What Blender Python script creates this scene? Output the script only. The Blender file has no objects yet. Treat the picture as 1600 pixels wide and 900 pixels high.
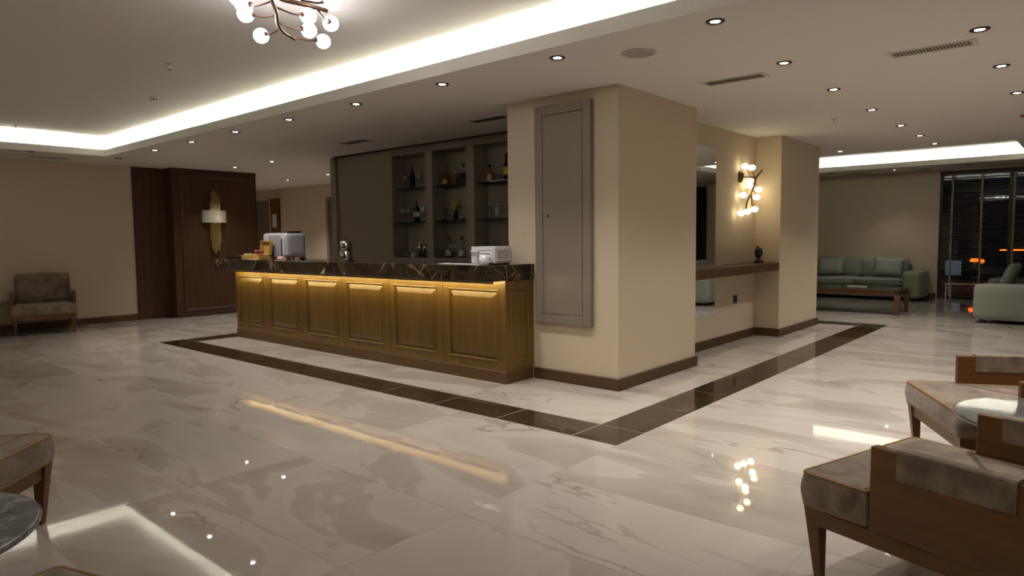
import bpy, bmesh, math, random
from mathutils import Vector, Matrix
rnd = random.Random(7)
S = bpy.context.scene
COL = S.collection
PI = math.pi

# ------------------------------------------------------------------ camera
F_PX = 1053.15
CAM = Vector((3.140, -5.0155, 1.35))
RT = Vector((0.75479576, 0.65586614, -0.01108908))
UP = Vector((-0.03996621, 0.06285521, 0.9972221))
FW = Vector((-0.65474121, 0.75225583, -0.07365533))
cd = bpy.data.cameras.new('camera')
cd.sensor_width = 36.0
cd.lens = F_PX * 36.0 / 1600.0
cd.clip_start = 0.05
cd.clip_end = 200
cam = bpy.data.objects.new('camera', cd)
COL.objects.link(cam)
m = Matrix.Identity(4)
for i in range(3):
    m[i][0] = RT[i]; m[i][1] = UP[i]; m[i][2] = -FW[i]; m[i][3] = CAM[i]
cam.matrix_world = m
S.camera = cam

def at(px, py, ax, val):
    d = FW + RT * ((px - 800) / F_PX) - UP * ((py - 450) / F_PX)
    t = (val - CAM[ax]) / d[ax]
    return CAM + d * t
def to_px(p):
    d = Vector(p) - CAM
    z = d.dot(FW)
    return 800 + F_PX * d.dot(RT) / z, 450 - F_PX * d.dot(UP) / z, z

# ------------------------------------------------------------------ world, view
W = bpy.data.worlds.new('night'); S.world = W
W.use_nodes = True
W.node_tree.nodes['Background'].inputs[0].default_value = (0.012, 0.014, 0.022, 1)
W.node_tree.nodes['Background'].inputs[1].default_value = 0.08
S.view_settings.view_transform = 'Standard'
S.view_settings.look = 'None'
S.view_settings.gamma = 1.0
S.view_settings.use_curve_mapping = False
S.view_settings.exposure = 1.08
# strengths of the room's own lamps
COVE = 98.0
SPOT = 36.0
GLOBE = 9.5
BARLED = 36.0
S.cycles.max_bounces = 8
S.cycles.diffuse_bounces = 5
S.cycles.glossy_bounces = 4
S.cycles.transparent_max_bounces = 24
S.cycles.transmission_bounces = 6
S.cycles.caustics_reflective = False
S.cycles.caustics_refractive = False
S.cycles.sample_clamp_indirect = 4.0
S.cycles.use_denoising = True

# ------------------------------------------------------------------ materials
MATS = {}
def newmat(name):
    mt = bpy.data.materials.new(name); mt.use_nodes = True
    MATS[name] = mt
    nt = mt.node_tree
    return mt, nt, nt.nodes['Principled BSDF']
def N(nt, typ, **kw):
    n = nt.nodes.new(typ)
    for k, v in kw.items():
        if k.startswith('in_'):
            key = k[3:]
            n.inputs[int(key) if key.isdigit() else key.replace('_', ' ')].default_value = v
        else:
            setattr(n, k, v)
    return n
def ramp(nt, fac, stops, interp='LINEAR'):
    r = nt.nodes.new('ShaderNodeValToRGB')
    cr = r.color_ramp; cr.interpolation = interp
    while len(cr.elements) < len(stops): cr.elements.new(0.5)
    for e, (p, c) in zip(cr.elements, stops):
        e.position = p; e.color = (*c, 1) if len(c) == 3 else c
    nt.links.new(fac, r.inputs[0])
    return r
def mixc(nt, a, b, fac=None, blend='MIX', f=0.5):
    n = nt.nodes.new('ShaderNodeMix'); n.data_type = 'RGBA'; n.blend_type = blend
    n.inputs[0].default_value = f
    if fac is not None: nt.links.new(fac, n.inputs[0])
    for s, i in ((a, 6), (b, 7)):
        if isinstance(s, tuple): n.inputs[i].default_value = (*s, 1)
        else: nt.links.new(s, n.inputs[i])
    return n.outputs[2]
def coords(nt, scale=(1, 1, 1), rot=(0, 0, 0), rand=0.0, tex=False):
    tc = nt.nodes.new('ShaderNodeTexCoord')
    src = tc.outputs['Object']
    if rand:
        oi = nt.nodes.new('ShaderNodeObjectInfo')
        mm = nt.nodes.new('ShaderNodeVectorMath'); mm.operation = 'SCALE'
        mm.inputs[0].default_value = (rand, rand * 1.7, rand * 0.6)
        nt.links.new(oi.outputs['Random'], mm.inputs['Scale'])
        ad = nt.nodes.new('ShaderNodeVectorMath'); ad.operation = 'ADD'
        nt.links.new(src, ad.inputs[0]); nt.links.new(mm.outputs[0], ad.inputs[1])
        src = ad.outputs[0]
    mp = nt.nodes.new('ShaderNodeMapping')
    if tex: mp.vector_type = 'TEXTURE'
    mp.inputs['Scale'].default_value = scale; mp.inputs['Rotation'].default_value = rot
    nt.links.new(src, mp.inputs[0])
    return mp.outputs[0]
def noise(nt, vec, scale, detail=3, rough=0.5, dist=0.0):
    n = N(nt, 'ShaderNodeTexNoise')
    n.inputs['Scale'].default_value = scale; n.inputs['Detail'].default_value = detail
    n.inputs['Roughness'].default_value = rough; n.inputs['Distortion'].default_value = dist
    nt.links.new(vec, n.inputs['Vector'])
    return n.outputs['Fac']
def bump(nt, bs, h, strength, dist=0.01):
    b = nt.nodes.new('ShaderNodeBump'); b.inputs['Strength'].default_value = strength
    b.inputs['Distance'].default_value = dist
    nt.links.new(h, b.inputs['Height']); nt.links.new(b.outputs[0], bs.inputs['Normal'])
def absdiff(nt, fac, c=0.5):
    a = nt.nodes.new('ShaderNodeMath'); a.operation = 'SUBTRACT'; a.inputs[1].default_value = c
    nt.links.new(fac, a.inputs[0])
    b = nt.nodes.new('ShaderNodeMath'); b.operation = 'ABSOLUTE'
    nt.links.new(a.outputs[0], b.inputs[0])
    return b.outputs[0]

def plain(name, col, rough=0.5, metal=0.0, grain=0.0, gscale=60, bmp=0.0):
    mt, nt, bs = newmat(name)
    bs.inputs['Roughness'].default_value = rough; bs.inputs['Metallic'].default_value = metal
    v = coords(nt)
    n = noise(nt, v, gscale, 3)
    g = max(grain, 0.02)
    r = ramp(nt, n, [(0.25, tuple(c * (1 - g) for c in col)), (0.75, tuple(min(1, c * (1 + g)) for c in col))])
    nt.links.new(r.outputs[0], bs.inputs['Base Color'])
    if bmp: bump(nt, bs, n, bmp, 0.002)
    return mt
def emit(name, col, strength):
    mt, nt, bs = newmat(name)
    bs.inputs['Base Color'].default_value = (*[min(1, c * .8) for c in col], 1)
    bs.inputs['Emission Color'].default_value = (*col, 1)
    bs.inputs['Emission Strength'].default_value = strength
    return mt
def glassy(name, tint, rough=0.0, ior=1.5, extra=0.0):
    mt = bpy.data.materials.new(name); mt.use_nodes = True; MATS[name] = mt
    nt = mt.node_tree; nt.nodes.remove(nt.nodes['Principled BSDF'])
    out = nt.nodes['Material Output']
    tr = N(nt, 'ShaderNodeBsdfTransparent'); tr.inputs[0].default_value = (*tint, 1)
    gl = N(nt, 'ShaderNodeBsdfGlossy'); gl.inputs['Roughness'].default_value = rough
    lw = N(nt, 'ShaderNodeLayerWeight'); lw.inputs[0].default_value = 0.5
    pw = nt.nodes.new('ShaderNodeMath'); pw.operation = 'POWER'; pw.inputs[1].default_value = 3.0
    nt.links.new(lw.outputs['Facing'], pw.inputs[0])
    ml = nt.nodes.new('ShaderNodeMath'); ml.operation = 'MULTIPLY_ADD'; ml.inputs[1].default_value = 0.7
    ml.inputs[2].default_value = ((ior-1)/(ior+1))**2
    nt.links.new(pw.outputs[0], ml.inputs[0])
    f = ml.outputs[0]
    if extra:
        ad = nt.nodes.new('ShaderNodeMath'); ad.operation = 'ADD'; ad.inputs[1].default_value = extra; ad.use_clamp = True
        nt.links.new(f, ad.inputs[0]); f = ad.outputs[0]
    mx = N(nt, 'ShaderNodeMixShader')
    nt.links.new(f, mx.inputs[0]); nt.links.new(tr.outputs[0], mx.inputs[1]); nt.links.new(gl.outputs[0], mx.inputs[2])
    nt.links.new(mx.outputs[0], out.inputs[0])
    return mt
def wood(name, dark, light, rough=0.35, grain_axis=2, scale=1.0, coat=0.0):
    mt, nt, bs = newmat(name)
    sc = [9 * scale, 9 * scale, 9 * scale]; sc[grain_axis] = 0.7 * scale
    v = coords(nt, tuple(sc), rand=5.0)
    n1 = noise(nt, v, 2.2, 5, 0.6, 0.6)
    n2 = noise(nt, v, 14, 4, 0.7)
    mx = nt.nodes.new('ShaderNodeMath'); mx.operation = 'MULTIPLY_ADD'; mx.inputs[1].default_value = 0.08
    nt.links.new(n2, mx.inputs[0]); nt.links.new(n1, mx.inputs[2])
    r = ramp(nt, mx.outputs[0], [(0.42, dark), (0.95, light)])
    nt.links.new(r.outputs[0], bs.inputs['Base Color'])
    bs.inputs['Roughness'].default_value = rough
    bs.inputs['Coat Weight'].default_value = coat
    bs.inputs['Coat Roughness'].default_value = 0.15
    bump(nt, bs, n2, 0.08, 0.002)
    return mt
def floor_marble():
    mt, nt, bs = newmat('cream_marble')
    v = coords(nt, (0.55, 1.25, 1), (0, 0, 0.30), rand=60.0)
    n0 = noise(nt, v, 1.15, 5, 0.52, 1.1)
    base = ramp(nt, n0, [(0.26, (0.355, 0.31, 0.26)), (0.42, (0.455, 0.405, 0.35)), (0.475, (0.475, 0.425, 0.37)), (0.50, (0.555, 0.505, 0.45)), (0.62, (0.525, 0.475, 0.42)), (0.78, (0.60, 0.55, 0.495))])
    n1 = noise(nt, v, 0.55, 7, 0.55, 0.35)
    vein = ramp(nt, absdiff(nt, n1), [(0.0, (1, 1, 1)), (0.003, (0.5, 0.5, 0.5)), (0.008, (0, 0, 0))])
    msk = ramp(nt, noise(nt, v, 0.9, 2), [(0.55, (0, 0, 0)), (0.63, (0.55, 0.55, 0.55))])
    vf = mixc(nt, vein.outputs[0], msk.outputs[0], blend='MULTIPLY', f=1.0)
    c1 = mixc(nt, base.outputs[0], (0.17, 0.12, 0.06), vf)
    n2 = noise(nt, v, 2.2, 5, 0.6, 0.6)
    rust = ramp(nt, n2, [(0.66, (0, 0, 0)), (0.78, (0.4, 0.4, 0.4))])
    c2 = mixc(nt, c1, (0.30, 0.235, 0.14), rust.outputs[0])
    nt.links.new(c2, bs.inputs['Base Color'])
    bs.inputs['Roughness'].default_value = 0.03
    bs.inputs['IOR'].default_value = 1.62
    w = coords(nt, (1, 1, 1), rand=20)
    bump(nt, bs, noise(nt, w, 2.2, 1), 0.02, 0.012)
    return mt
def dark_marble(name, base, light, veinc, vw, scale=2.0, rough=0.06, rand=30):
    mt, nt, bs = newmat(name)
    v = coords(nt, (1, 1, 1), (0.3, 0.2, 0.6), rand=rand)
    n0 = noise(nt, v, scale * 1.5, 6, 0.65, 0.8)
    b = ramp(nt, n0, [(0.35, base), (0.7, light)])
    n1 = noise(nt, v, scale, 4, 0.55, 1.2)
    ve = ramp(nt, absdiff(nt, n1), [(0.0, (0.9, 0.9, 0.9)), (vw * 0.5, (0.4, 0.4, 0.4)), (vw, (0, 0, 0))])
    msk = ramp(nt, noise(nt, v, scale * 0.9, 2), [(0.45, (0, 0, 0)), (0.58, (1, 1, 1))])
    vf = mixc(nt, ve.outputs[0], msk.outputs[0], blend='MULTIPLY', f=1.0)
    c = mixc(nt, b.outputs[0], veinc, vf)
    nt.links.new(c, bs.inputs['Base Color'])
    bs.inputs['Roughness'].default_value = rough
    return mt
def counter_marble():
    mt, nt, bs = newmat('counter_marble')
    v0 = coords(nt, (1, 1, 1))
    n0 = noise(nt, v0, 5, 6, 0.65, 0.8)
    b = ramp(nt, n0, [(0.35, (0.008, 0.006, 0.004)), (0.72, (0.055, 0.038, 0.024))])
    col = b.outputs[0]
    for ang, sc, wd, lo, c in ((0.75, 1.0, 0.006, 0.50, (0.70, 0.66, 0.60)), (-0.55, 1.4, 0.012, 0.48, (0.20, 0.14, 0.085)), (0.45, 1.9, 0.008, 0.50, (0.22, 0.16, 0.10))):
        v = coords(nt, (1/(3.4*sc), 1/(2*sc), 1/(0.7*sc)), (0, ang, 0.15), tex=True)
        n1 = noise(nt, v, 1.0, 2, 0.4, 0.25)
        ve = ramp(nt, absdiff(nt, n1), [(0.0, (0.9, 0.9, 0.9)), (wd*0.6, (0.5, 0.5, 0.5)), (wd, (0, 0, 0))])
        mk = ramp(nt, noise(nt, v0, 1.7*sc, 2), [(lo-.04, (0, 0, 0)), (lo+.06, (1, 1, 1))])
        col = mixc(nt, col, c, mixc(nt, ve.outputs[0], mk.outputs[0], blend='MULTIPLY', f=1.0))
    nt.links.new(col, bs.inputs['Base Color'])
    bs.inputs['Roughness'].default_value = 0.12
    return mt
def suede(name, dark, light, rough=0.75, scale=4.2):
    mt, nt, bs = newmat(name)
    v = coords(nt, (1, 1.6, 1), rand=9)
    n0 = noise(nt, v, scale, 3, 0.5, 1.5)
    r = ramp(nt, n0, [(0.35, dark), (0.68, light)])
    nt.links.new(r.outputs[0], bs.inputs['Base Color'])
    bs.inputs['Roughness'].default_value = rough
    bs.inputs['Sheen Weight'].default_value = 0.35
    bs.inputs['Sheen Roughness'].default_value = 0.4
    bump(nt, bs, noise(nt, coords(nt), 7, 3), 0.25, 0.012)
    return mt
def woven(name, col):
    mt, nt, bs = newmat(name)
    v = coords(nt)
    n = noise(nt, v, 150, 2); k = noise(nt, v, 5, 2)
    r = ramp(nt, n, [(0.3, tuple(c * .8 for c in col)), (0.7, tuple(c * 1.15 for c in col))])
    nt.links.new(r.outputs[0], bs.inputs['Base Color'])
    bs.inputs['Roughness'].default_value = 0.9
    bump(nt, bs, k, 0.3, 0.015)
    return mt

plain('wall_paint', (0.60, 0.50, 0.368), 0.7, grain=0.02, gscale=90, bmp=0.05)
plain('ceiling_paint', (0.70, 0.665, 0.625), 0.8, grain=0.01)
plain('fascia_paint', (0.74, 0.72, 0.66), 0.7)
plain('grout', (0.60, 0.56, 0.50), 0.6)
floor_marble()
dark_marble('brown_marble', (0.026, 0.016, 0.008), (0.058, 0.038, 0.021), (0.16, 0.11, 0.07), 0.012, 3.0, 0.05, 40)
counter_marble()
dark_marble('grey_marble', (0.085, 0.082, 0.083), (0.19, 0.185, 0.185), (0.30, 0.29, 0.285), 0.03, 4.0, 0.025, 17)
wood('bar_wood', (0.120, 0.064, 0.010), (0.205, 0.118, 0.022), 0.40, 2, 1.0, 0.08)
wood('plinth_wood', (0.075, 0.037, 0.007), (0.13, 0.068, 0.014), 0.45, 0, 0.9)
wood('pier_wood', (0.046, 0.017, 0.005), (0.085, 0.034, 0.010), 0.5, 2, 0.9)
wood('baseboard_wood', (0.064, 0.030, 0.007), (0.112, 0.055, 0.014), 0.5, 0, 0.8)
wood('chair_wood', (0.098, 0.034, 0.004), (0.175, 0.069, 0.011), 0.42, 1, 1.3, 0.08)
wood('table_wood', (0.085, 0.035, 0.012), (0.16, 0.07, 0.025), 0.3, 0, 1.2, 0.3)
wood('tea_wood', (0.42, 0.24, 0.05), (0.62, 0.40, 0.12), 0.4, 0, 2.5)
plain('cabinet_taupe', (0.235, 0.19, 0.143), 0.55, grain=0.05, gscale=120)
plain('panel_taupe', (0.215, 0.178, 0.140), 0.38, grain=0.02)
plain('gap_black', (0.008, 0.007, 0.006), 0.6)
suede('chair_suede', (0.112, 0.078, 0.051), (0.235, 0.176, 0.124))
plain('piping_gold', (0.25, 0.145, 0.040), 0.6)
woven('sofa_fabric', (0.27, 0.29, 0.245))
woven('pillow_fabric', (0.33, 0.36, 0.325))
plain('bronze', (0.16, 0.10, 0.06), 0.35, 0.9, grain=0.15, gscale=40)
plain('dark_trim', (0.05, 0.04, 0.035), 0.3, 0.8)
plain('socket_copper', (0.20, 0.11, 0.09), 0.35, 0.85)
plain('brass', (0.62, 0.47, 0.20), 0.28, 0.95, grain=0.1, gscale=50)
plain('chrome', (0.62, 0.60, 0.58), 0.12, 1.0)
plain('steel', (0.42, 0.39, 0.35), 0.22, 1.0)
plain('white_plastic', (0.62, 0.60, 0.62), 0.35)
plain('grey_plastic', (0.40, 0.39, 0.42), 0.4)
plain('black_plastic', (0.012, 0.011, 0.011), 0.35)
plain('ceramic', (0.62, 0.60, 0.60), 0.2)
plain('paper', (0.70, 0.67, 0.68), 0.8)
plain('maroon', (0.06, 0.012, 0.014), 0.6)
plain('pink', (0.62, 0.36, 0.33), 0.7)
plain('vent_dark', (0.36, 0.345, 0.29), 0.6)
plain('vent_back', (0.09, 0.085, 0.07), 0.7)
plain('vent_white', (0.60, 0.56, 0.50), 0.5)
plain('speaker_grille', (0.34, 0.32, 0.29), 0.7, grain=0.2, gscale=400)
plain('blind_slat', (0.030, 0.022, 0.017), 0.4)
plain('blind_tape', (0.33, 0.27, 0.18), 0.8)
plain('frame_black', (0.012, 0.011, 0.010), 0.4)
plain('curtain_brown', (0.035, 0.022, 0.016), 0.9, grain=0.2, gscale=20)
plain('bust_bronze', (0.022, 0.014, 0.010), 0.45, 0.3, grain=0.3, gscale=60, bmp=0.3)
plain('door_grey', (0.17, 0.145, 0.125), 0.5)
plain('asphalt', (0.03, 0.03, 0.03), 0.8, grain=0.3)
plain('leaf_green', (0.03, 0.10, 0.03), 0.7, grain=0.4, gscale=9)
plain('leaf_gold', (0.40, 0.29, 0.06), 0.7, grain=0.3)
plain('bottle_black', (0.006, 0.006, 0.006), 0.12)
plain('label_cream', (0.50, 0.44, 0.32), 0.7)
plain('label_gold', (0.55, 0.36, 0.10), 0.45, 0.3)
plain('cap_red', (0.20, 0.020, 0.015), 0.35)
plain('label_yellow', (0.55, 0.40, 0.03), 0.6)
plain('label_dark', (0.02, 0.022, 0.03), 0.6)
plain('whisky', (0.22, 0.075, 0.015), 0.12)
plain('candy_red', (0.30, 0.05, 0.03), 0.4)
plain('candy_green', (0.14, 0.18, 0.10), 0.5)
plain('candy_cream', (0.60, 0.46, 0.22), 0.6)
plain('linen_shade', (0.58, 0.55, 0.46), 0.9)
glassy('clear_glass', (0.95, 0.96, 0.94), 0.03, 1.5, 0.10)
glassy('shelf_glass', (0.55, 0.66, 0.58), 0.02, 1.45)
glassy('window_glass', (0.55, 0.58, 0.60), 0.0, 1.7)
glassy('green_glass', (0.55, 0.62, 0.20), 0.02, 1.5, 0.02)
glassy('table_glass', (0.80, 0.86, 0.82), 0.02, 1.5)
mt, nt, bs = newmat('mirror')
bs.inputs['Base Color'].default_value = (0.80, 0.82, 0.80, 1); bs.inputs['Metallic'].default_value = 1; bs.inputs['Roughness'].default_value = 0.01
emit('cove_led', (0.94, 1.0, 0.90), COVE)
emit('cove_led_lounge', (0.94, 1.0, 0.90), COVE*.65)
emit('globe_light', (1.0, 0.94, 0.96), GLOBE)
emit('globe_warm', (1.0, 0.86, 0.54), GLOBE * 0.34)
emit('bar_led', (1.0, 0.80, 0.34), BARLED)
emit('downlight_lens', (1.0, 0.94, 0.88), 10.0)
emit('sconce_bulb', (1.0, 0.83, 0.50), 75.0)
emit('street_amber', (1.0, 0.095, 0.006), 7.0)
emit('patch_glow', (0.75, 0.85, 1.0), 0.16)  # glow of the invented pale board outside

# ------------------------------------------------------------------ mesh helpers
def tag(o, label=None, cat=None, group=None, kind=None):
    if label: o['label'] = label
    if cat: o['category'] = cat
    if group: o['group'] = group
    if kind: o['kind'] = kind
    return o
def thing(name, loc, rz, label, cat, group=None, kind=None):
    o = bpy.data.objects.new(name, None); o.empty_display_size = 0.1
    COL.objects.link(o); o.location = loc; o.rotation_euler = (0, 0, rz)
    return tag(o, label, cat, group, kind)

class B:
    """collects shapes; build() links them as one mesh object"""
    def __init__(s): s.bm = bmesh.new()
    def _add(s, verts, faces, M=None, smooth=False):
        vs = [s.bm.verts.new((M @ Vector(v)) if M else v) for v in verts]
        for f in faces:
            try:
                fc = s.bm.faces.new([vs[i] for i in f]); fc.smooth = smooth
            except ValueError: pass
        return s
    def box(s, x0, x1, y0, y1, z0, z1, M=None):
        v = [(x0,y0,z0),(x1,y0,z0),(x1,y1,z0),(x0,y1,z0),(x0,y0,z1),(x1,y0,z1),(x1,y1,z1),(x0,y1,z1)]
        return s._add(v, [(3,2,1,0),(4,5,6,7),(0,1,5,4),(1,2,6,5),(2,3,7,6),(3,0,4,7)], M)
    def bbox(s, x0, x1, y0, y1, z0, z1, r=0.004, seg=2, M=None):
        b = bmesh.new(); bmesh.ops.create_cube(b, size=1)
        for v in b.verts: v.co = Vector(((x0+x1)/2+v.co.x*(x1-x0), (y0+y1)/2+v.co.y*(y1-y0), (z0+z1)/2+v.co.z*(z1-z0)))
        bmesh.ops.bevel(b, geom=b.edges[:], offset=r, segments=seg, profile=0.5, affect='EDGES')
        b.verts.index_update()
        s._add([v.co.copy() for v in b.verts], [[v.index for v in f.verts] for f in b.faces], M, False)
        b.free(); return s
    def frustum(s, c0, w0, d0, c1, w1, d1, M=None):
        v = []
        for c, w, d in ((c0,w0,d0),(c1,w1,d1)):
            for sx, sy in ((-1,-1),(1,-1),(1,1),(-1,1)): v.append((c[0]+sx*w/2, c[1]+sy*d/2, c[2]))
        return s._add(v, [(3,2,1,0),(4,5,6,7),(0,1,5,4),(1,2,6,5),(2,3,7,6),(3,0,4,7)], M)
    def lathe(s, prof, n=20, M=None, smooth=True):
        v, f = [], []
        for r, z in prof:
            for k in range(n):
                a = 2*PI*k/n; v.append((r*math.cos(a), r*math.sin(a), z))
        for i in range(len(prof)-1):
            for k in range(n):
                k2 = (k+1) % n
                f.append((i*n+k, i*n+k2, (i+1)*n+k2, (i+1)*n+k))
        s._add(v, f, M, smooth)
        return s
    def cyl(s, c, r, z0, z1, n=20, M=None, r2=None):
        T = Matrix.Translation((c[0], c[1], 0))
        if M: T = M @ T
        r2 = r if r2 is None else r2
        return s.lathe([(0.0001,z0),(r,z0)], n, T, False).lathe([(r,z0),(r2,z1)], n, T).lathe([(r2,z1),(0.0001,z1)], n, T, False)
    def sphere(s, c, r, sz=1.0, n=16, m=10, M=None):
        T = Matrix.Translation(c)
        if M: T = M @ T
        return s.lathe([(max(1e-4, r*math.sin(PI*i/m)), -r*sz*math.cos(PI*i/m)) for i in range(m+1)], n, T)
    def tube(s, pts, r, n=8, closed=False, M=None):
        pts = [Vector(p) for p in pts]; L = len(pts)
        rs = r if isinstance(r, (list, tuple)) else [r]*L
        v, f = [], []
        prevx = None
        for i, p in enumerate(pts):
            if closed: t = pts[(i+1) % L] - pts[i-1]
            else: t = pts[min(i+1, L-1)] - pts[max(i-1, 0)]
            t.normalize()
            if prevx is None: x = t.orthogonal().normalized()
            else: x = (prevx - t*prevx.dot(t)).normalized()
            prevx = x; y = t.cross(x)
            for k in range(n):
                a = 2*PI*k/n; v.append(p + (x*math.cos(a) + y*math.sin(a))*rs[i])
        R = L if closed else L-1
        for i in range(R):
            j = (i+1) % L
            for k in range(n):
                f.append((i*n+k, i*n+(k+1)%n, j*n+(k+1)%n, j*n+k))
        if not closed:
            f.append(tuple(range(n-1, -1, -1))); f.append(tuple((L-1)*n+k for k in range(n)))
        s._add(v, f, M, True); return s
    def prism(s, poly, z0, z1, M=None):
        n = len(poly)
        v = [(x,y,z0) for x,y in poly] + [(x,y,z1) for x,y in poly]
        f = [tuple(range(n-1,-1,-1)), tuple(range(n,2*n))] + [(i,(i+1)%n,n+(i+1)%n,n+i) for i in range(n)]
        return s._add(v, f, M)
    def rings(s, rings, M=None, smooth=True, cap=True):
        n = len(rings[0]); v = [p for r in rings for p in r]; f = []
        for i in range(len(rings)-1):
            for k in range(n): f.append((i*n+k, i*n+(k+1)%n, (i+1)*n+(k+1)%n, (i+1)*n+k))
        if cap:
            f.append(tuple(range(n-1,-1,-1))); f.append(tuple((len(rings)-1)*n+k for k in range(n)))
        return s._add(v, f, M, smooth)
    def cushion(s, poly, z0, z1, r, dome=0.0, M=None):
        """soft slab over a closed outline (counter-clockwise)"""
        rg = []; bul = 0.007
        for i in range(6):
            a = PI/2*i/5; ins = r*(1-math.sin(a)); z = z0 + r*(1-math.cos(a))
            rg.append([(x,y,z) for x,y in inset(poly, ins)])
        for i in range(1, 6): rg.append([(x,y,z0+r+(z1-z0-2*r)*i/6) for x,y in inset(poly, -bul*math.sin(PI*i/6))])
        for i in range(5, -1, -1):
            a = PI/2*i/5; ins = r*(1-math.sin(a)); z = z1 - r*(1-math.cos(a))
            rg.append([(x,y,z) for x,y in inset(poly, ins)])
        s.rings(rg, M)
        s.bm.faces.ensure_lookup_table(); s.bm.faces[-1].smooth = False; s.bm.faces[-2].smooth = False
        return s
    def rbox(s, w, d, h, r, n=8, puff=(0,0,0), M=None):
        """rounded box centred at 0 with bulging faces"""
        b = bmesh.new(); bmesh.ops.create_cube(b, size=2)
        bmesh.ops.subdivide_edges(b, edges=b.edges[:], cuts=n-1, use_grid_fill=True)
        H = Vector((w/2, d/2, h/2))
        for v in b.verts:
            q = v.co.copy(); p = Vector((q.x*H.x, q.y*H.y, q.z*H.z))
            core = Vector((max(-(H.x-r), min(H.x-r, p.x)), max(-(H.y-r), min(H.y-r, p.y)), max(-(H.z-r), min(H.z-r, p.z))))
            e = p - core
            if e.length > 1e-6: p = core + e.normalized()*r
            bx = (1-q.x**2); by = (1-q.y**2); bz = (1-q.z**2)
            if abs(q.z) > 0.5: p.z += math.copysign(puff[2]*bx*by, q.z)
            if abs(q.y) > 0.5: p.y += math.copysign(puff[1]*bx*bz, q.y)
            if abs(q.x) > 0.5: p.x += math.copysign(puff[0]*by*bz, q.x)
            v.co = p
        b.verts.index_update()
        s._add([v.co.copy() for v in b.verts], [[v.index for v in f.verts] for f in b.faces], M, True)
        b.free(); return s
    def build(s, name, mat, parent=None, loc=None, label=None, cat=None, group=None, kind=None):
        me = bpy.data.meshes.new(name)
        bmesh.ops.recalc_face_normals(s.bm, faces=s.bm.faces[:])
        s.bm.to_mesh(me); s.bm.free()
        me.materials.append(MATS[mat])
        o = bpy.data.objects.new(name, me); COL.objects.link(o)
        if parent: o.parent = parent
        if loc is not None: o.location = loc
        return tag(o, label, cat, group, kind)

def inset(poly, d):
    if abs(d) < 1e-7: return list(poly)
    n = len(poly); out = []
    for i in range(n):
        a = Vector(poly[i-1]); b = Vector(poly[i]); c = Vector(poly[(i+1) % n])
        e1 = (b-a).normalized(); e2 = (c-b).normalized()
        n1 = Vector((-e1.y, e1.x)); n2 = Vector((-e2.y, e2.x))
        k = n1 + n2; q = k.dot(k)
        out.append(tuple(b + k*(2*d/max(q, 1e-6))))
    return out
def round_poly(pts, r, seg=4):
    out = []; n = len(pts)
    for i in range(n):
        a = Vector(pts[i-1]); b = Vector(pts[i]); c = Vector(pts[(i+1) % n])
        u = (a-b).normalized(); w = (c-b).normalized()
        p0 = b + u*r; p1 = b + w*r
        for k in range(seg+1):
            t = k/seg
            out.append(tuple((1-t)**2*p0 + 2*t*(1-t)*b + t*t*p1))
    return out
def smooth_path(pts, n=6):
    P = [Vector(p) for p in pts]; out = []
    for i in range(len(P)-1):
        a = P[max(i-1,0)]; b = P[i]; c = P[i+1]; d = P[min(i+2,len(P)-1)]
        for k in range(n):
            t = k/n
            out.append(0.5*((2*b)+(c-a)*t+(2*a-5*b+4*c-d)*t*t+(3*b-a-3*c+d)*t**3))
    out.append(P[-1]); return out
def mesh_of(name, mat, fn):
    b = B(); fn(b); me = bpy.data.meshes.new(name)
    bmesh.ops.recalc_face_normals(b.bm, faces=b.bm.faces[:]); b.bm.to_mesh(me); b.bm.free()
    me.materials.append(MATS[mat]); return me
def inst(name, me, parent=None, loc=(0,0,0), rz=0.0):
    o = bpy.data.objects.new(name, me); COL.objects.link(o); o.location = loc; o.rotation_euler.z = rz
    if parent: o.parent = parent
    return o
def copy_tree(o, parent=None):
    c = o.copy(); COL.objects.link(c); c.parent = parent
    for ch in o.children: copy_tree(ch, c)
    return c

# ================================================================== THE SETTING
ZC = 2.65                       # low ceiling
ZU = 2.95                       # raised tray ceilings
X0, X1, Y0, Y1 = -15.0, 6.2, -9.0, 11.38
XW = -9.5                       # left wall
PX, PY = -1.262, 1.49           # pillar: x PX..0, y 0..PY
NX = -0.372                     # niche wall plane
CY0, CY1, CX = 4.034, 5.62, -0.04   # second column
CABX = -5.99                    # left end of the back-bar block

# ---- floor: slab with tiles as pieces
floor = B().box(X0-.2, X1+.2, Y0-.2, 18.0, -0.2, -0.0015).build('floor', 'grout', kind='structure', label='polished cream marble tiled floor with a dark brown border', cat='floor')
TX, TY, GAP = 1.41, 0.705, 0.0022
RX0, RX1, RY0, RY1, RW = -6.40, 0.83, -1.345, 6.15, 0.36     # brown border ring
tiles = {'cream_marble': [], 'brown_marble': []}
def clip_rects(x0, x1, y0, y1, zones):
    out = []
    for a0, a1, b0, b1 in zones:
        p0, p1, q0, q1 = max(x0,a0), min(x1,a1), max(y0,b0), min(y1,b1)
        if p1-p0 > 0.02 and q1-q0 > 0.02: out.append((p0,p1,q0,q1))
    return out
zones_out = [(X0,RX0,Y0,Y1), (RX0,RX1,Y0,RY0), (RX1,X1,Y0,Y1), (RX0,RX1,RY1,Y1)]
zones_in = [(RX0+RW,RX1-RW,RY0+RW,0.02), (RX0+RW,CABX+0.0,0.02,RY1-RW), (-0.40,RX1-RW,0.02,RY1-RW), (-5.99,-0.40,5.6,RY1-RW), (CABX,PX,0.02,1.24)]
kx0 = math.floor((X0-RX1)/TX)-1; ky0 = math.floor((Y0-RY0)/TY)-1
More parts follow.
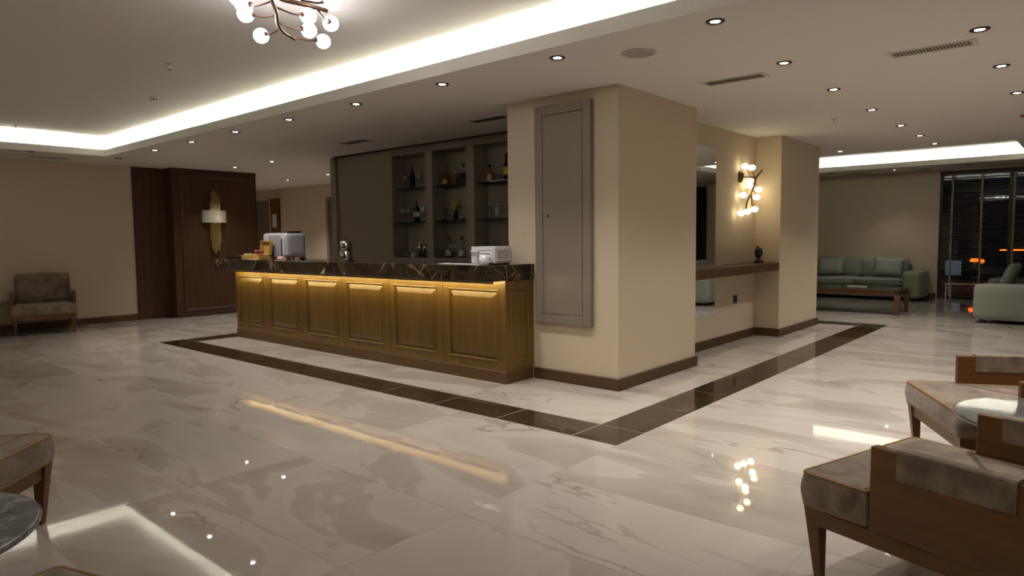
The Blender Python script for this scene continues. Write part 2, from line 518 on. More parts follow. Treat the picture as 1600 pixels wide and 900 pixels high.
for i in range(kx0, kx0+18):
    for j in range(ky0, ky0+32):
        r = (RX1+i*TX, RX1+(i+1)*TX, RY0+j*TY, RY0+(j+1)*TY)
        for q in clip_rects(*r, zones_out): tiles['cream_marble'].append(q)
        r = (RX1-RW+i*TX, RX1-RW+(i+1)*TX, RY0+RW+j*TY, RY0+RW+(j+1)*TY)
        for q in clip_rects(*r, zones_in): tiles['cream_marble'].append(q)
# border ring pieces
x = RX1-RW
tiles['brown_marble'].append((RX1-RW, RX1, RY0, RY0+RW))
while x > RX0+0.05:
    a = max(RX0, x-0.705)
    tiles['brown_marble'].append((a, x, RY0, RY0+RW)); tiles['brown_marble'].append((a, x, RY1-RW, RY1)); x = a
y = RY0+RW
while y < RY1-0.05:
    b = min(RY1, y+0.705)
    tiles['brown_marble'].append((RX1-RW, RX1, y, b))
    if b <= RY1-RW+0.2: tiles['brown_marble'].append((RX0, RX0+RW, y, min(b, RY1-RW)))
    y = b
def in_view(q):
    cx, cy = (q[0]+q[1])/2, (q[2]+q[3])/2
    vals = []
    for p in ((q[0],q[2]),(q[1],q[2]),(q[0],q[3]),(q[1],q[3]),(cx,cy)):
        X, Y, z = to_px((p[0],p[1],0))
        if z > 0.3 and -150 < X < 1750 and -150 < Y < 1050: vals.append(z)
    return bool(vals), (Vector((cx,cy,0))-CAM).length
pool = {}
cand = []
for mat, L in tiles.items():
    for q in L: cand.append((not in_view(q)[0], in_view(q)[1], mat, q))
cand.sort(key=lambda t: (t[0], t[1]))
shown = {'cream_marble': 0, 'brown_marble': 0}
rest = {'cream_marble': B(), 'brown_marble': B()}
nrest = {'cream_marble': 0, 'brown_marble': 0}
for hid, d, mat, q in cand:
    w, h = round(q[1]-q[0], 3), round(q[3]-q[2], 3)
    gp = GAP if mat[0] == 'c' else 0.008
    lim = 290 if mat == 'cream_marble' else 120
    if not hid and shown[mat] < lim:
        shown[mat] += 1
        key = (mat, w, h)
        if key not in pool:
            pool[key] = mesh_of('floor_tile' if mat[0] == 'c' else 'border_tile', mat, lambda b: b.frustum((0,0,-0.012), w-gp, h-gp, (0,0,0), w-gp, h-gp))
        inst('floor_tile' if mat[0] == 'c' else 'border_tile', pool[key], floor, ((q[0]+q[1])/2, (q[2]+q[3])/2, 0))
    else:
        g = GAP/2; nrest[mat] += 1
        rest[mat].box(q[0]+g, q[1]-g, q[2]+g, q[3]-g, -0.012, 0)
for mat in rest:
    if nrest[mat]:
        rest[mat].build('remaining_tiles' if mat[0] == 'c' else 'remaining_border', mat, floor, kind='stuff')

# ---- ceiling with two raised trays
T1 = (-8.24, 4.6, -7.2, -1.26)
T2 = (-3.0, 2.2, 6.92, 10.02)
RC = 0.20
def holed(b, x0, x1, y0, y1, z0, z1, holes):
    xs = sorted({x0, x1, *[h[0] for h in holes], *[h[1] for h in holes]})
    ys = sorted({y0, y1, *[h[2] for h in holes], *[h[3] for h in holes]})
    for a0, a1 in zip(xs, xs[1:]):
        for b0, b1 in zip(ys, ys[1:]):
            mx, my = (a0+a1)/2, (b0+b1)/2
            if not any(h[0] < mx < h[1] and h[2] < my < h[3] for h in holes):
                b.box(a0, a1, b0, b1, z0, z1)
grow = lambda t, g: (t[0]-g, t[1]+g, t[2]-g, t[3]+g)
b = B()
holed(b, X0-.2, X1+.2, Y0-.2, Y1+.2, ZC, ZC+.02, [grow(T1,.018), grow(T2,.018)])
holed(b, X0-.2, X1+.2, Y0-.2, Y1+.2, ZC+.0201, ZU, [grow(T1,RC), grow(T2,RC)])
b.box(X0-.2, X1+.2, Y0-.2, Y1+.2, ZU, ZU+.2)
ceiling = b.build('ceiling', 'ceiling_paint', kind='structure', label='off-white plaster ceiling with two raised lit trays', cat='ceiling')
for T in (T1, T2):
    b = B(); g = 0.018
    b.box(T[0]-g, T[1]+g, T[2]-g, T[2], ZC, ZC+.10); b.box(T[0]-g, T[1]+g, T[3], T[3]+g, ZC, ZC+.10)
    b.box(T[0]-g, T[0], T[2], T[3], ZC, ZC+.10); b.box(T[1], T[1]+g, T[2], T[3], ZC, ZC+.10)
    b.build('cove_fascia', 'fascia_paint', ceiling)
    b = B(); G = grow(T, 0.0205); w = 0.002; z0, z1 = ZC+.045, ZC+.065
    b.box(G[0], G[1], G[2]-w, G[2]+w, z0, z1); b.box(G[0], G[1], G[3]-w, G[3]+w, z0, z1)
    b.box(G[0]-w, G[0]+w, G[2]+w, G[3]-w, z0, z1); b.box(G[1]-w, G[1]+w, G[2]+w, G[3]-w, z0, z1)
    b.build('cove_light_strip', 'cove_led' if T is T1 else 'cove_led_lounge', ceiling, label='bright white light strip in the cove')

# ---- walls
def wall(name, label, *boxes, mat='wall_paint'):
    b = B()
    for q in boxes: b.box(*q)
    return b.build(name, mat, kind='structure', label=label, cat='wall')
wall('wall_left', 'plain beige wall behind the lone armchair', (XW-.15, XW, Y0-.2, 1.64, 0, ZC), (X0-.2, XW-.15, 1.44, 1.64, 0, ZC))
wall('wall_corridor', 'beige wall at the end of the passage behind the bar', (-13.85, -12.92, 4.0, 4.15, 2.38, ZC), (-12.92, -10.34, 4.0, 4.15, 0, ZC), (-10.34, -9.45, 4.0, 4.15, 2.34, ZC), (-9.45, CABX, 4.0, 4.15, 0, ZC), (X0-.2, -13.85, 4.0, 4.15, 0, ZC), (X0-.2, X0, 1.64, 4.0, 0, ZC))
wall('wall_core', 'taupe flank of the bar block facing the passage', (CABX, -0.40, 1.52, CY1, 0, ZC), mat='wall_paint')
wall('wall_niche', 'beige niche wall behind the mirror and the shelf', (-0.46, NX, PY, CY0, 0, ZC))
wall('wall_pillar', 'beige square pillar beside the bar counter', (PX, 0, 0, PY, 0, ZC))
wall('wall_column', 'beige column at the far end of the mirror niche', (-0.44, CX, CY0, CY1, 0, ZC))
wall('wall_far', 'beige wall behind the far grey-green sofa', (-6.5, 0.62, Y1, Y1+.2, 0, ZC), (0.62, X1+.2, Y1, Y1+.2, 2.62, ZC), (3.30, 3.76, Y1, Y1+.2, 0, 2.62), (5.4, X1+.2, Y1, Y1+.2, 0, 2.62))
wall('wall_far_left', 'beige wall closing the sofa lounge on the left', (-6.7, -6.5, CY1-1.5, Y1+.2, 0, ZC))
wall('wall_right', 'beige wall on the right of the lobby', (X1, X1+.2, Y0-.2, Y1+.2, 0, ZC))
wall('wall_rear', 'beige wall behind the camera', (X0-.2, X1+.2, Y0-.2, Y0, 0, ZC))

def baseboard(name, label, *segs, h=0.105):
    b = B()
    for q in segs: b.bbox(q[0], q[1], q[2], q[3], 0.0005, h, 0.004, 1)
    return b.build(name, 'baseboard_wood', kind='structure', label=label, cat='baseboard')
t = 0.022
baseboard('baseboard_left', 'dark wooden baseboard along the left wall', (XW, XW+t, Y0, -0.46))
baseboard('baseboard_pillar', 'dark wooden baseboard around the pillar', (-0.938, t, -t, 0), (0, t, 0, PY+t))
baseboard('baseboard_niche', 'dark wooden baseboard under the mirror niche', (NX, NX+t, PY, CY0), (NX+t, CX+t, CY0-t, CY0), (CX, CX+t, CY0, CY1+t))
baseboard('baseboard_far', 'dark wooden baseboard behind the far sofa', (-6.5, 0.60, Y1-t, Y1))

# ---- wooden pier with the sconce
pier = B()
pier.box(XW, XW+.025, -0.46, 0.07, 0, ZC).box(XW, -9.17, 0.07, 1.64, 0, ZC)
pier = pier.build('wall_wood_pier', 'pier_wood', kind='structure', label='dark wood panelled pier carrying the gilded sconce', cat='wall')
def moulding_frame(b, u0, u1, z0, z1, w, prof, put):
    """mitred frame; prof = list of (inset, height); put(u, z, h) -> point"""
    n = len(prof); v = []; f = []
    for ins, h in prof:
        for u, z in ((u0+ins,z0+ins),(u1-ins,z0+ins),(u1-ins,z1-ins),(u0+ins,z1-ins)): v.append(put(u, z, h))
    for i in range(n-1):
        for k in range(4): f.append((i*4+k, i*4+(k+1)%4, (i+1)*4+(k+1)%4, (i+1)*4+k))
    b._add(v, f)
b = B()
moulding_frame(b, 0.20, 1.50, 0.09, 2.56, .06, [(0,0),(0.004,.012),(0.02,.020),(0.035,.014),(0.045,.018),(0.06,0.0)], lambda u,z,h: (-9.17+h, u, z))
b.build('panel_moulding', 'pier_wood', pier)
B().bbox(-9.17, -9.155, 0.07, 1.64, 0.001, 0.07, .003, 1).build('pier_skirting', 'pier_wood', pier)
B().bbox(-9.17, -9.155, 0.07, 1.64, 2.60, ZC-.001, .003, 1).build('pier_cornice', 'pier_wood', pier)

# ---- corridor doors
def door(name, label, x0, x1, z1, mat, framew=0.09):
    d = B()
    d.bbox(x0, x0+framew, 3.96, 4.10, 0.0005, z1, .004, 1).bbox(x1-framew, x1, 3.96, 4.10, 0.0005, z1, .004, 1).bbox(x0+framew, x1-framew, 3.96, 4.10, z1-framew, z1, .004, 1)
    d = d.build(name, mat, kind='structure', label=label, cat='door')
    B().bbox(x0+framew, x1-framew, 4.04, 4.085, 0.006, z1-framew-.003, .003, 1).build('door_leaf', 'door_grey', d)
    B().tube([(x0+framew+.06, 4.04, 1.03), (x0+framew+.06, 3.99, 1.03), (x0+framew+.18, 3.99, 1.03)], .009).build('door_handle', 'chrome', d)
    return d
door('door_1', 'grey passage door beside the wooden strip with a notice', -13.85, -12.93, 2.37, 'door_grey')
door('door_2', 'taupe passage door half hidden by the bar cabinet', -10.34, -9.45, 2.34, 'cabinet_taupe')
strip = B().bbox(-12.80, -12.36, 3.965, 4.0, 0.001, 2.41, .004, 1).build('trim_1', 'chair_wood', kind='structure', label='reddish wooden strip beside the grey passage door', cat='trim')
B().bbox(-12.70, -12.50, 3.957, 3.9645, 1.69, 2.02, .001, 1).build('notice_sheet', 'paper', label='white paper notice pinned on the wooden strip', cat='notice')

# ---- windows of the far wall
def window(name, label, x0, x1, mullions, parent_label=None):
    f = B(); y0, y1 = Y1+.06, Y1+.13
    f.bbox(x0, x0+.05, y0, y1, 0.0005, 2.62, .003, 1).bbox(x1-.05, x1, y0, y1, 0.0005, 2.62, .003, 1)
    f.bbox(x0+.05, x1-.05, y0, y1, 2.56, 2.62, .003, 1).bbox(x0+.05, x1-.05, y0, y1, 0.0005, .07, .003, 1)
    w = f.build(name, 'frame_black', kind='structure', label=label, cat='window')
    ed = [x0+.05] + mullions + [x1-.05]
    for a, c in zip(ed, ed[1:]):
        B().box(a+.0, c-.0, Y1+.09, Y1+.096, .07, 2.56).build('pane', 'window_glass', w)
    for mx in mullions:
        B().bbox(mx-.03, mx+.03, y0-.01, y1, .07, 2.56, .003, 1).build('mullion', 'frame_black', w)
    return w
window('window_1', 'dark night window with black blinds behind the lounge', 0.62, 3.30, [1.80])
window('window_2', 'dark night window further right behind the lounge', 3.76, 5.4, [])
def blind(x0, x1, tapes, label):
    o = thing('venetian_blind', ((x0+x1)/2, Y1+.022, 0), 0, label, 'blind', 'black venetian blinds')
    w = (x1-x0)/2; cx = (x0+x1)/2
    s = B(); z = 0.09
    while z < 2.50:
        s.box(-w, w, -.025, .025, -.0015, .0015, Matrix.Translation((0,-.002,z)) @ Matrix.Rotation(.28,4,'X')); z += .045
    s.build('slats', 'blind_slat', o, kind='stuff')
    B().bbox(-w, w, -.03, .026, 2.535, 2.60, .004, 1).build('head_rail', 'blind_slat', o)
    B().bbox(-w, w, -.027, .023, .045, .070, .004, 1).build('bottom_rail', 'blind_slat', o)
    for tx in tapes:
        B().box(tx-cx-.019, tx-cx+.019, -.0315, -.0295, .05, 2.535).build('ladder_tape', 'blind_tape', o)
blind(0.655, 1.775, [0.84, 1.34], 'black venetian blind nearest the far beige wall')
blind(1.825, 3.25, [1.86, 2.4, 2.95], 'black venetian blind behind the nearer sofa')
cur = B()
poly = []
for i in range(61):
    x = 3.74 + i*0.02; poly.append((x, Y1-.06+.03*math.sin(i*1.1)))
poly += [(x, y+.02) for x, y in reversed(poly)]
cur.prism(poly, 0.012, 2.58)
cur.build('curtain', 'curtain_brown', label='dark brown curtain seen in the tall mirror', cat='curtain')

# ================================================================== BAR COUNTER
bar = thing('bar_counter', (-3.5, -0.2, 0), 0, 'long golden-brown wooden bar counter with six raised panels', 'bar counter')
BX0, BX1, BYF = -6.04, -0.95, -0.41
ox, oy = 3.5, 0.2                       # world -> local
L = lambda b, x0, x1, y0, y1, z0, z1, r=.004: b.bbox(x0+ox, x1+ox, y0+oy, y1+oy, z0, z1, r, 1)
L(B(), BX0+.002, BX1-.002, BYF+.03, -0.004, .10, .958).build('carcass', 'bar_wood', bar)
L(B(), BX0-.004, BX1+.006, BYF-.008, -0.0245, .0006, .115).build('plinth', 'plinth_wood', bar)
edges = [-6.043, -5.20, -4.34, -3.49, -2.635, -1.79, -0.950]
def raised(u0, u1, z0, z1, put, parent, mat='bar_wood'):
    """door leaf with an opening, a moulding and a raised field"""
    b = B()
    st = 0.085
    moulding_frame(b, u0+.003, u1-.003, z0, z1, 0, [(0,-.03),(0,-.002),(.002,0),(st,0),(st,-.016)], put)
    leaf = b.build('panel_door', mat, parent)
    b = B()
    moulding_frame(b, u0+st, u1-st, z0+st, z1-st, 0, [(-.002,.0),(.0,.007),(.007,.010),(.014,.006),(.018,-.006),(.020,-.016)], put)
    b.build('bead_moulding', mat, leaf)
    b = B()
    c = st+.020; e = c+.055
    moulding_frame(b, u0+c, u1-c, z0+c, z1-c, 0, [(0,-.016),(.004,-.0135),(.055,.004),(.057,.006)], put)
    i = c+.057
    b._add([put(u0+i,z0+i,.006), put(u1-i,z0+i,.006), put(u1-i,z1-i,.006), put(u0+i,z1-i,.006)], [(0,1,2,3)])
    b.build('raised_field', mat, leaf)
for a, c in zip(edges, edges[1:]):
    raised(a+ox, c+ox, .115, .958, lambda u, z, h: (u, BYF+oy-h, z), bar)
# narrow end panel facing the pillar side
b = B(); put = lambda u, z, h: (BX1+ox+h, u+oy, z)
moulding_frame(b, BYF+.0005, -0.003, .115, .958, 0, [(0,-.03),(0,0),(.075,0),(.075,-.012)], put)
ep = b.build('end_panel', 'bar_wood', bar)
b = B(); moulding_frame(b, BYF+.075, -.078, .19, .883, 0, [(-.002,0),(.001,.006),(.008,.008),(.014,.004),(.018,-.012)], put)
b.build('bead_moulding', 'bar_wood', ep)
b = B(); moulding_frame(b, BYF+.093, -.096, .208, .865, 0, [(0,-.012),(.035,.002)], put)
b._add([put(BYF+.128,.243,.002), put(-.131,.243,.002), put(-.131,.83,.002), put(BYF+.128,.83,.002)], [(0,1,2,3)])
b.build('raised_field', 'bar_wood', ep)
L(B(), BX0+.02, BX1-.02, BYF-.152, BYF-.140, .938, .9595, .001).build('light_batten', 'bar_wood', bar)
L(B(), BX0+.02, BX1-.02, BYF-.1399, BYF-.0005, .9575, .9597, .0005).build('added_glare_board', 'gap_black', bar)  # added matte black board; kills the strip's glare off the marble underside
B().box(BX0+.03+ox, BX1-.03+ox, BYF-.1397+oy, BYF-.1380+oy, .941, .957).build('under_counter_light', 'bar_led', bar, label='warm light strip under the counter edge')
ct = B().bbox(-6.24, -0.935, -0.60, -0.003, .96, 1.105, .006, 2)
ct.build('countertop', 'counter_marble', label='thick dark marble countertop with white veins', cat='countertop')

# ================================================================== BACK-BAR CABINET
CF, CB = 1.20, 1.47
cab = thing('back_bar_cabinet', (-3.8, 1.35, 0), 0, 'tall taupe back-bar cabinet with three open bottle bays', 'cabinet')
cx, cy = 3.8, -1.35
Lc = lambda b, x0, x1, y0, y1, z0, z1, r=.003: b.bbox(x0+cx, x1+cx, y0+cy, y1+cy, z0, z1, r, 1)
CT = 2.625
Lc(B(), CABX, -5.86, CF-.03, 1.515, .0006, CT).build('end_post', 'cabinet_taupe', cab)
Lc(B(), -5.855, -4.62, CF+.012, 1.515, .0006, CT).build('blank_panel', 'cabinet_taupe', cab)
Lc(B(), -4.615, -4.52, CF, 1.515, .0006, CT).build('upright', 'cabinet_taupe', cab)
Lc(B(), -3.815, -3.675, CF, CB, 1.095, 2.53).build('upright', 'cabinet_taupe', cab)
Lc(B(), -3.035, -2.895, CF, CB, 1.095, 2.53).build('upright', 'cabinet_taupe', cab)
Lc(B(), -2.255, -1.27, CF, 1.515, .0006, CT).build('upright', 'cabinet_taupe', cab)
Lc(B(), -4.52, -2.255, CF, 1.515, 2.53, CT).build('top_rail', 'cabinet_taupe', cab)
Lc(B(), -4.52, -2.255, CF, 1.515, .0006, 1.093).build('base_unit', 'cabinet_taupe', cab)
Lc(B(), -4.52, -2.255, CB+.001, 1.515, 1.094, 2.529).build('back_panel', 'cabinet_taupe', cab)
Lc(B(), CABX+.01, -1.27, CF+.03, 1.515, CT+.001, ZC-.001).build('shadow_gap', 'gap_black', cab)
bays = [(-4.52,-3.815),(-3.675,-3.035),(-2.895,-2.255)]
SH = [1.600, 2.070]
for a, c in bays:
    for z in SH:
        Lc(B(), a+.003, c-.003, CF+.03, CB-.003, z-.010, z, .001).build('glass_shelf', 'shelf_glass', cab)

# ---- bottles and glasses
def lathe_obj(name, parts, loc, label, cat, group):
    """parts: list of (part name, material, profile)"""
    o = thing(name, loc, 0, label, cat, group)
    for pn, mt, pr in parts: B().lathe([(max(r,1e-4), z) for r, z in pr], 18).build(pn, mt, o)
    return o
def goblet(h, r):
    return [('bowl', 'clear_glass', [(.004,h*.46),(r*.75,h*.54),(r,h*.68),(r*.92,h*.85),(r*.78,h),(r*.76,h),(r*.9,h*.85),(r*.97,h*.68),(r*.72,h*.55),(0,h*.48)]),
            ('stem', 'clear_glass', [(0,.001),(r*.85,.001),(r*.8,.006),(.006,.014),(.004,.03),(.004,h*.46),(0,h*.462)])]
def martini(h, r):
    return [('bowl', 'clear_glass', [(.004,h*.55),(r,h),(r*.97,h),(0,h*.575)]),
            ('stem', 'clear_glass', [(0,.001),(r*.8,.001),(r*.75,.005),(.005,.012),(.004,h*.55),(0,h*.552)])]
def flute(h, r):
    return [('bowl', 'clear_glass', [(.004,h*.38),(r*.8,h*.5),(r,h*.75),(r*.9,h),(r*.86,h),(r*.95,h*.75),(r*.74,h*.51),(0,h*.40)]),
            ('stem', 'clear_glass', [(0,.001),(r*1.1,.001),(r,.005),(.005,.012),(.004,h*.38),(0,h*.382)])]
def tumbler(h, r):
    return [('cup', 'clear_glass', [(0,.001),(r*.88,.001),(r*.92,.008),(r,h),(r*.93,h),(r*.85,.014),(0,.014)])]
def bottle(h, r, body='bottle_black', cap='cap_red', label='label_cream', l0=.2, l1=.42, neck=.32):
    sh = 1-neck
    return [('glass_body', body, [(0,.001),(r*.9,.001),(r,.008),(r,h*sh*.82),(r*.8,h*sh*.92),(r*.42,h*sh*1.02),(r*.36,h*.82),(r*.36,h*.85),(0,h*.85)]),
            ('cap', cap, [(0,h*.835),(r*.42,h*.835),(r*.42,h),(0,h)]),
            ('paper_label', label, [(r*1.015,h*l0),(r*1.02,h*(l0+.002)),(r*1.02,h*l1),(r*1.015,h*l1)])]
SY = 1.335
def on_shelf(px, shelf, y=SY, r=.045):
    zz = (1.0935, 1.6005, 2.0705)[shelf]
    x = at(px, 350, 1, y).x
    for a, c in bays:
        if a-.2 < x < c+.066:
            x = min(max(x, a+r+.006), c-r-.006); break
    return Vector((x, min(y, CB-r-.006), zz))
def shelf_item(name, parts, px, shelf, label, cat, group, y=SY):
    r = max(p[0] for q in parts for p in q[2])
    return lathe_obj(name, parts, on_shelf(px, shelf, y, r), label, cat, group)
GG, BG = 'glasses in the back-bar cabinet', 'bottles in the back-bar cabinet'
I = shelf_item
I('wine_goblet', goblet(.20,.042), 634.8, 2, 'goblet left of the wine bottle on the left bay top shelf', 'glass', GG)
I('wine_bottle', bottle(.315,.040,label='bottle_black'), 645.8, 2, 'dark wine bottle between two goblets on the left bay top shelf', 'bottle', BG)
I('wine_goblet', goblet(.20,.042), 656.5, 2, 'goblet right of the wine bottle on the left bay top shelf', 'glass', GG)
I('wine_goblet', goblet(.20,.042), 625.0, 1, 'leftmost goblet on the left bay middle shelf', 'glass', GG)
I('wine_goblet', goblet(.20,.042), 638.4, 1, 'goblet just left of the cream-labelled bottle, left bay middle shelf', 'glass', GG)
I('wine_bottle', bottle(.315,.042), 651.5, 1, 'dark wine bottle with cream label on the left bay middle shelf', 'bottle', BG)
I('wine_goblet', goblet(.20,.042), 662.0, 1, 'goblet right of the cream-labelled bottle, left bay middle shelf', 'glass', GG)
I('tumbler', tumbler(.085,.032), 627.5, 0, 'leftmost low tumbler on the left bay bottom shelf', 'glass', GG)
I('tumbler', tumbler(.085,.032), 635.0, 0, 'middle low tumbler on the left bay bottom shelf', 'glass', GG, 1.29)
I('tumbler', tumbler(.085,.032), 637.0, 0, 'low tumbler behind the white cup, left bay bottom shelf', 'glass', GG, 1.40)
I('cup', [('cup_wall','ceramic',[(0,.001),(.028,.001),(.036,.01),(.038,.055),(.034,.055),(.030,.012),(0,.012)])], 644.5, 0, 'small white cup beside the steel shakers', 'cup', GG)
for px, lb in ((655.3,'steel cocktail shaker next to the white cup'),(664.0,'steel cocktail shaker against the first cabinet upright')):
    I('cocktail_shaker', [('tin','chrome',[(0,.001),(.028,.001),(.036,.13),(.036,.135),(0,.135)]),('strainer','steel',[(.036,.135),(.034,.16),(.020,.175),(0,.175)]),('cap','chrome',[(0,.173),(.017,.173),(.016,.21),(0,.212)])], px, 0, lb, 'shaker', 'steel cocktail shakers')
I('tumbler', tumbler(.075,.036), 686.0, 2, 'lower tumbler of the stacked pair, middle bay top shelf', 'glass', GG)
o = lathe_obj('tumbler', tumbler(.075,.034), on_shelf(686.0,2,SY,.036)+Vector((0,0,.076)), 'upper tumbler of the stacked pair, middle bay top shelf', 'glass', GG)
I('whisky_bottle', bottle(.205,.040,'whisky','steel','label_gold',.1,.4,.36), 697.6, 2, 'small amber bottle with gold label, middle bay top shelf', 'bottle', BG)
I('tumbler', tumbler(.080,.040), 712.5, 2, 'tumbler in front of the gilded decanter, middle bay top shelf', 'glass', GG, 1.29)
I('decanter', [('body','whisky',[(0,.001),(.035,.001),(.045,.05),(.030,.10),(.012,.12),(.012,.14),(0,.14)]),('gold_stopper','brass',[(0,.138),(.018,.138),(.034,.16),(.028,.185),(.012,.20),(.016,.215),(0,.228)])], 714.0, 2, 'amber decanter with ornate gilded stopper, middle bay top shelf', 'decanter', BG, 1.40)
I('liquor_bottle', bottle(.265,.042,'clear_glass','label_dark','label_dark',.12,.5,.34), 725.5, 2, 'clear square-shouldered bottle with dark label, middle bay top shelf', 'bottle', BG)
I('martini_glass', martini(.165,.048), 693.5, 1, 'martini glass at the left of the middle bay middle shelf', 'glass', GG, 1.38)
I('jigger', [('cone','chrome',[(0,.001),(.022,.001),(.010,.032),(.016,.058),(0,.058)])], 692.0, 1, 'silver jigger in front of the left martini glass', 'jigger', 'silver jiggers', 1.28)
lf = thing('leaf_vase', on_shelf(712.0,1), 0, 'green glass vase with dry golden leaves, middle bay', 'vase', GG)
B().lathe([(1e-4,.001),(.030,.001),(.034,.13),(.031,.13),(.027,.008),(1e-4,.008)],18).build('vase_body','green_glass',lf)
for k in range(7):
    a = k*2*PI/7; tilt = .35 if k else 0
    M = Matrix.Translation((0,0,.10)) @ Matrix.Rotation(a,4,'Z') @ Matrix.Rotation(.45,4,'Y')
    b = B(); b._add([(0,0,0),(.004,.03,.09),(.0,0,.19),(.004,-.03,.09),(.012,0,.09)],[(0,1,4),(1,2,4),(2,3,4),(3,0,4)],M); b.build('leaf','leaf_gold',lf)
I('martini_glass', martini(.165,.048), 718.0, 1, 'martini glass right of the golden leaves', 'glass', GG, 1.28)
I('jigger', [('cone','chrome',[(0,.001),(.022,.001),(.010,.032),(.016,.065),(0,.065)])], 724.0, 1, 'silver jigger at the right of the middle bay middle shelf', 'jigger', 'silver jiggers', 1.30)
I('wine_goblet', goblet(.185,.038), 687.5, 0, 'leftmost goblet on the middle bay bottom shelf', 'glass', GG, 1.27)
for px, lb in ((700.5,'clear bottle with red cap and white label, left of the pair'),(720.5,'clear bottle with red cap and white label, right of the pair')):
    I('liquor_bottle', bottle(.29,.044,'clear_glass','cap_red','ceramic',.1,.38,.46), px, 0, lb, 'bottle', BG, 1.40)
for px, lb in ((704.0,'goblet in front of the left red-capped bottle'),(711.0,'goblet between the two red-capped bottles'),(726.0,'goblet in front of the right red-capped bottle')):
    I('wine_goblet', goblet(.185,.038), px, 0, lb, 'glass', GG, 1.27)
I('tumbler', tumbler(.075,.038), 753.7, 2, 'tumbler left of the amber bottle on the right bay top shelf', 'glass', GG)
I('whisky_bottle', bottle(.215,.042,'whisky','bottle_black','label_gold',.08,.42,.36), 766.4, 2, 'amber bottle with black cap, right bay top shelf', 'bottle', BG)
I('tumbler', tumbler(.075,.038), 780.5, 2, 'tumbler right of the amber bottle on the right bay top shelf', 'glass', GG)
I('liquor_bottle', bottle(.33,.042,'bottle_black','bottle_black','label_yellow',.2,.5,.34), 792.5, 2, 'black bottle with yellow label half hidden by the pillar', 'bottle', BG)
I('highball_glass', tumbler(.155,.034), 766.2, 1, 'tall glass beside the clear bottle, right bay middle shelf', 'glass', GG)
I('liquor_bottle', bottle(.245,.045,'clear_glass','chrome','clear_glass',.1,.3,.36), 778.0, 1, 'clear bottle with silver cap, right bay middle shelf', 'bottle', BG)
for px, lb in ((760.0,'leftmost champagne flute above the white appliance'),(768.5,'second champagne flute above the white appliance'),(777.0,'third champagne flute above the white appliance'),(791.5,'champagne flute half hidden by the pillar edge')):
    I('champagne_flute', flute(.20,.028), px, 0, lb, 'glass', GG)

# ================================================================== ON THE COUNTER
ZT = 1.1055
def ctr(px, y): return Vector((at(px, 405, 1, y).x, y, ZT))
# tea box, open lid
tb = thing('tea_box', ctr(400, -.475), 0.0, 'open pale wooden tea box with packets', 'box')
w, d, h = .235, .16, .058
B().bbox(-w,w,-d/2,d/2,0,.008,.002,1).build('base','tea_wood',tb)
for q in ((-w,w,-d/2,-d/2+.01),(-w,w,d/2-.01,d/2),(-w,-w+.01,-d/2+.01,d/2-.01),(w-.01,w,-d/2+.01,d/2-.01)):
    B().bbox(*q,.008,h,.001,1).build('box_side','tea_wood',tb)
for i in range(1,4): B().bbox(-w+i*.1175-.004,-w+i*.1175+.004,-d/2+.01,d/2-.01,.008,h-.008,.001,1).build('divider','tea_wood',tb)
for i, mt in enumerate(('candy_cream','candy_green','candy_cream','candy_red','candy_cream','candy_green','candy_red','candy_cream')):
    M = Matrix.Translation((-w+.059+.1175*(i//2), -.036+.072*(i%2), .045)) @ Matrix.Rotation(rnd.uniform(-.4,.4),4,'Z') @ Matrix.Rotation(rnd.uniform(-.3,.3),4,'X')
    B().bbox(-.045,.045,-.026,.026,-.012,.030,.003,1,M).build('tea_packet',mt,tb)
M = Matrix.Translation((w-.115,d/2+.004,h)) @ Matrix.Rotation(-.16,4,'X')
lb = B().bbox(-.12,.12,0,.010,0,.185,.002,1,M)
lb = lb.build('box_lid','tea_wood',tb)
b = B()
for q in ((-.12,-.107,-.035,0,0,.185),(.107,.12,-.035,0,0,.185),(-.107,.107,-.035,0,0,.013),(-.107,.107,-.035,0,.172,.185)): b.bbox(*q,.001,1,M)
b.build('lid_rim','tea_wood',lb)
for k,(px,yy,mt,r) in enumerate(((401,-.50,'candy_red',.030),(406,-.45,'candy_red',.030),(410,-.50,'candy_red',.024))):
    b = B().sphere((0,0,.026),r,.85,12,8)
    c = ctr(px,yy); c.z = ZT+.079
    o = b.build('wrapped_sweet', mt, loc=c, label=('leftmost','middle','rightmost')[k]+' red wrapped sweet heaped on the tea box', cat='sweet', group='red sweets on the tea box')
tr = thing('serving_tray', ctr(372,-.30), 0, 'flat dark tray left of the tea box', 'tray')
B().bbox(-.20,.20,-.13,.13,0,.012,.004,1).build('tray_base','pier_wood',tr)
b = B(); moulding_frame(b,-.20,.20,-.13,.13,0,[(0,.012),(-.012,.034),(-.004,.036),(.008,.013)],lambda u,z,hh:(u,z,hh)); b.build('tray_rim','pier_wood',tr)
# espresso machine
em = thing('coffee_machine', ctr(445,-.17), 0.0, 'boxy white coffee machine on the bar counter', 'coffee machine')
B().rbox(.58,.30,.330,.03,8,M=Matrix.Translation((0,0,.183))).build('body','white_plastic',em)
B().bbox(-.10,.17,-.156,-.149,.03,.32,.004,1).build('front_cover','grey_plastic',em)
B().bbox(-.115,-.106,-.1535,-.147,.02,.32,.001,1).build('cover_gap','black_plastic',em)
B().bbox(.182,.205,-.1545,-.147,.03,.27,.002,1).build('dispense_slot','black_plastic',em)
B().bbox(.225,.27,-.1545,-.147,.03,.28,.004,1).build('side_trim','white_plastic',em)
B().bbox(-.20,.02,-.10,.10,.348,.360,.004,1).build('top_tray','black_plastic',em)
B().bbox(.16,.27,-.10,.10,.348,.370,.005,1).build('bean_hatch','black_plastic',em)
for sx in (-.24,.24):
    for sy in (-.11,.11): B().cyl((sx,sy),.02,0,.02,12).build('foot','black_plastic',em)
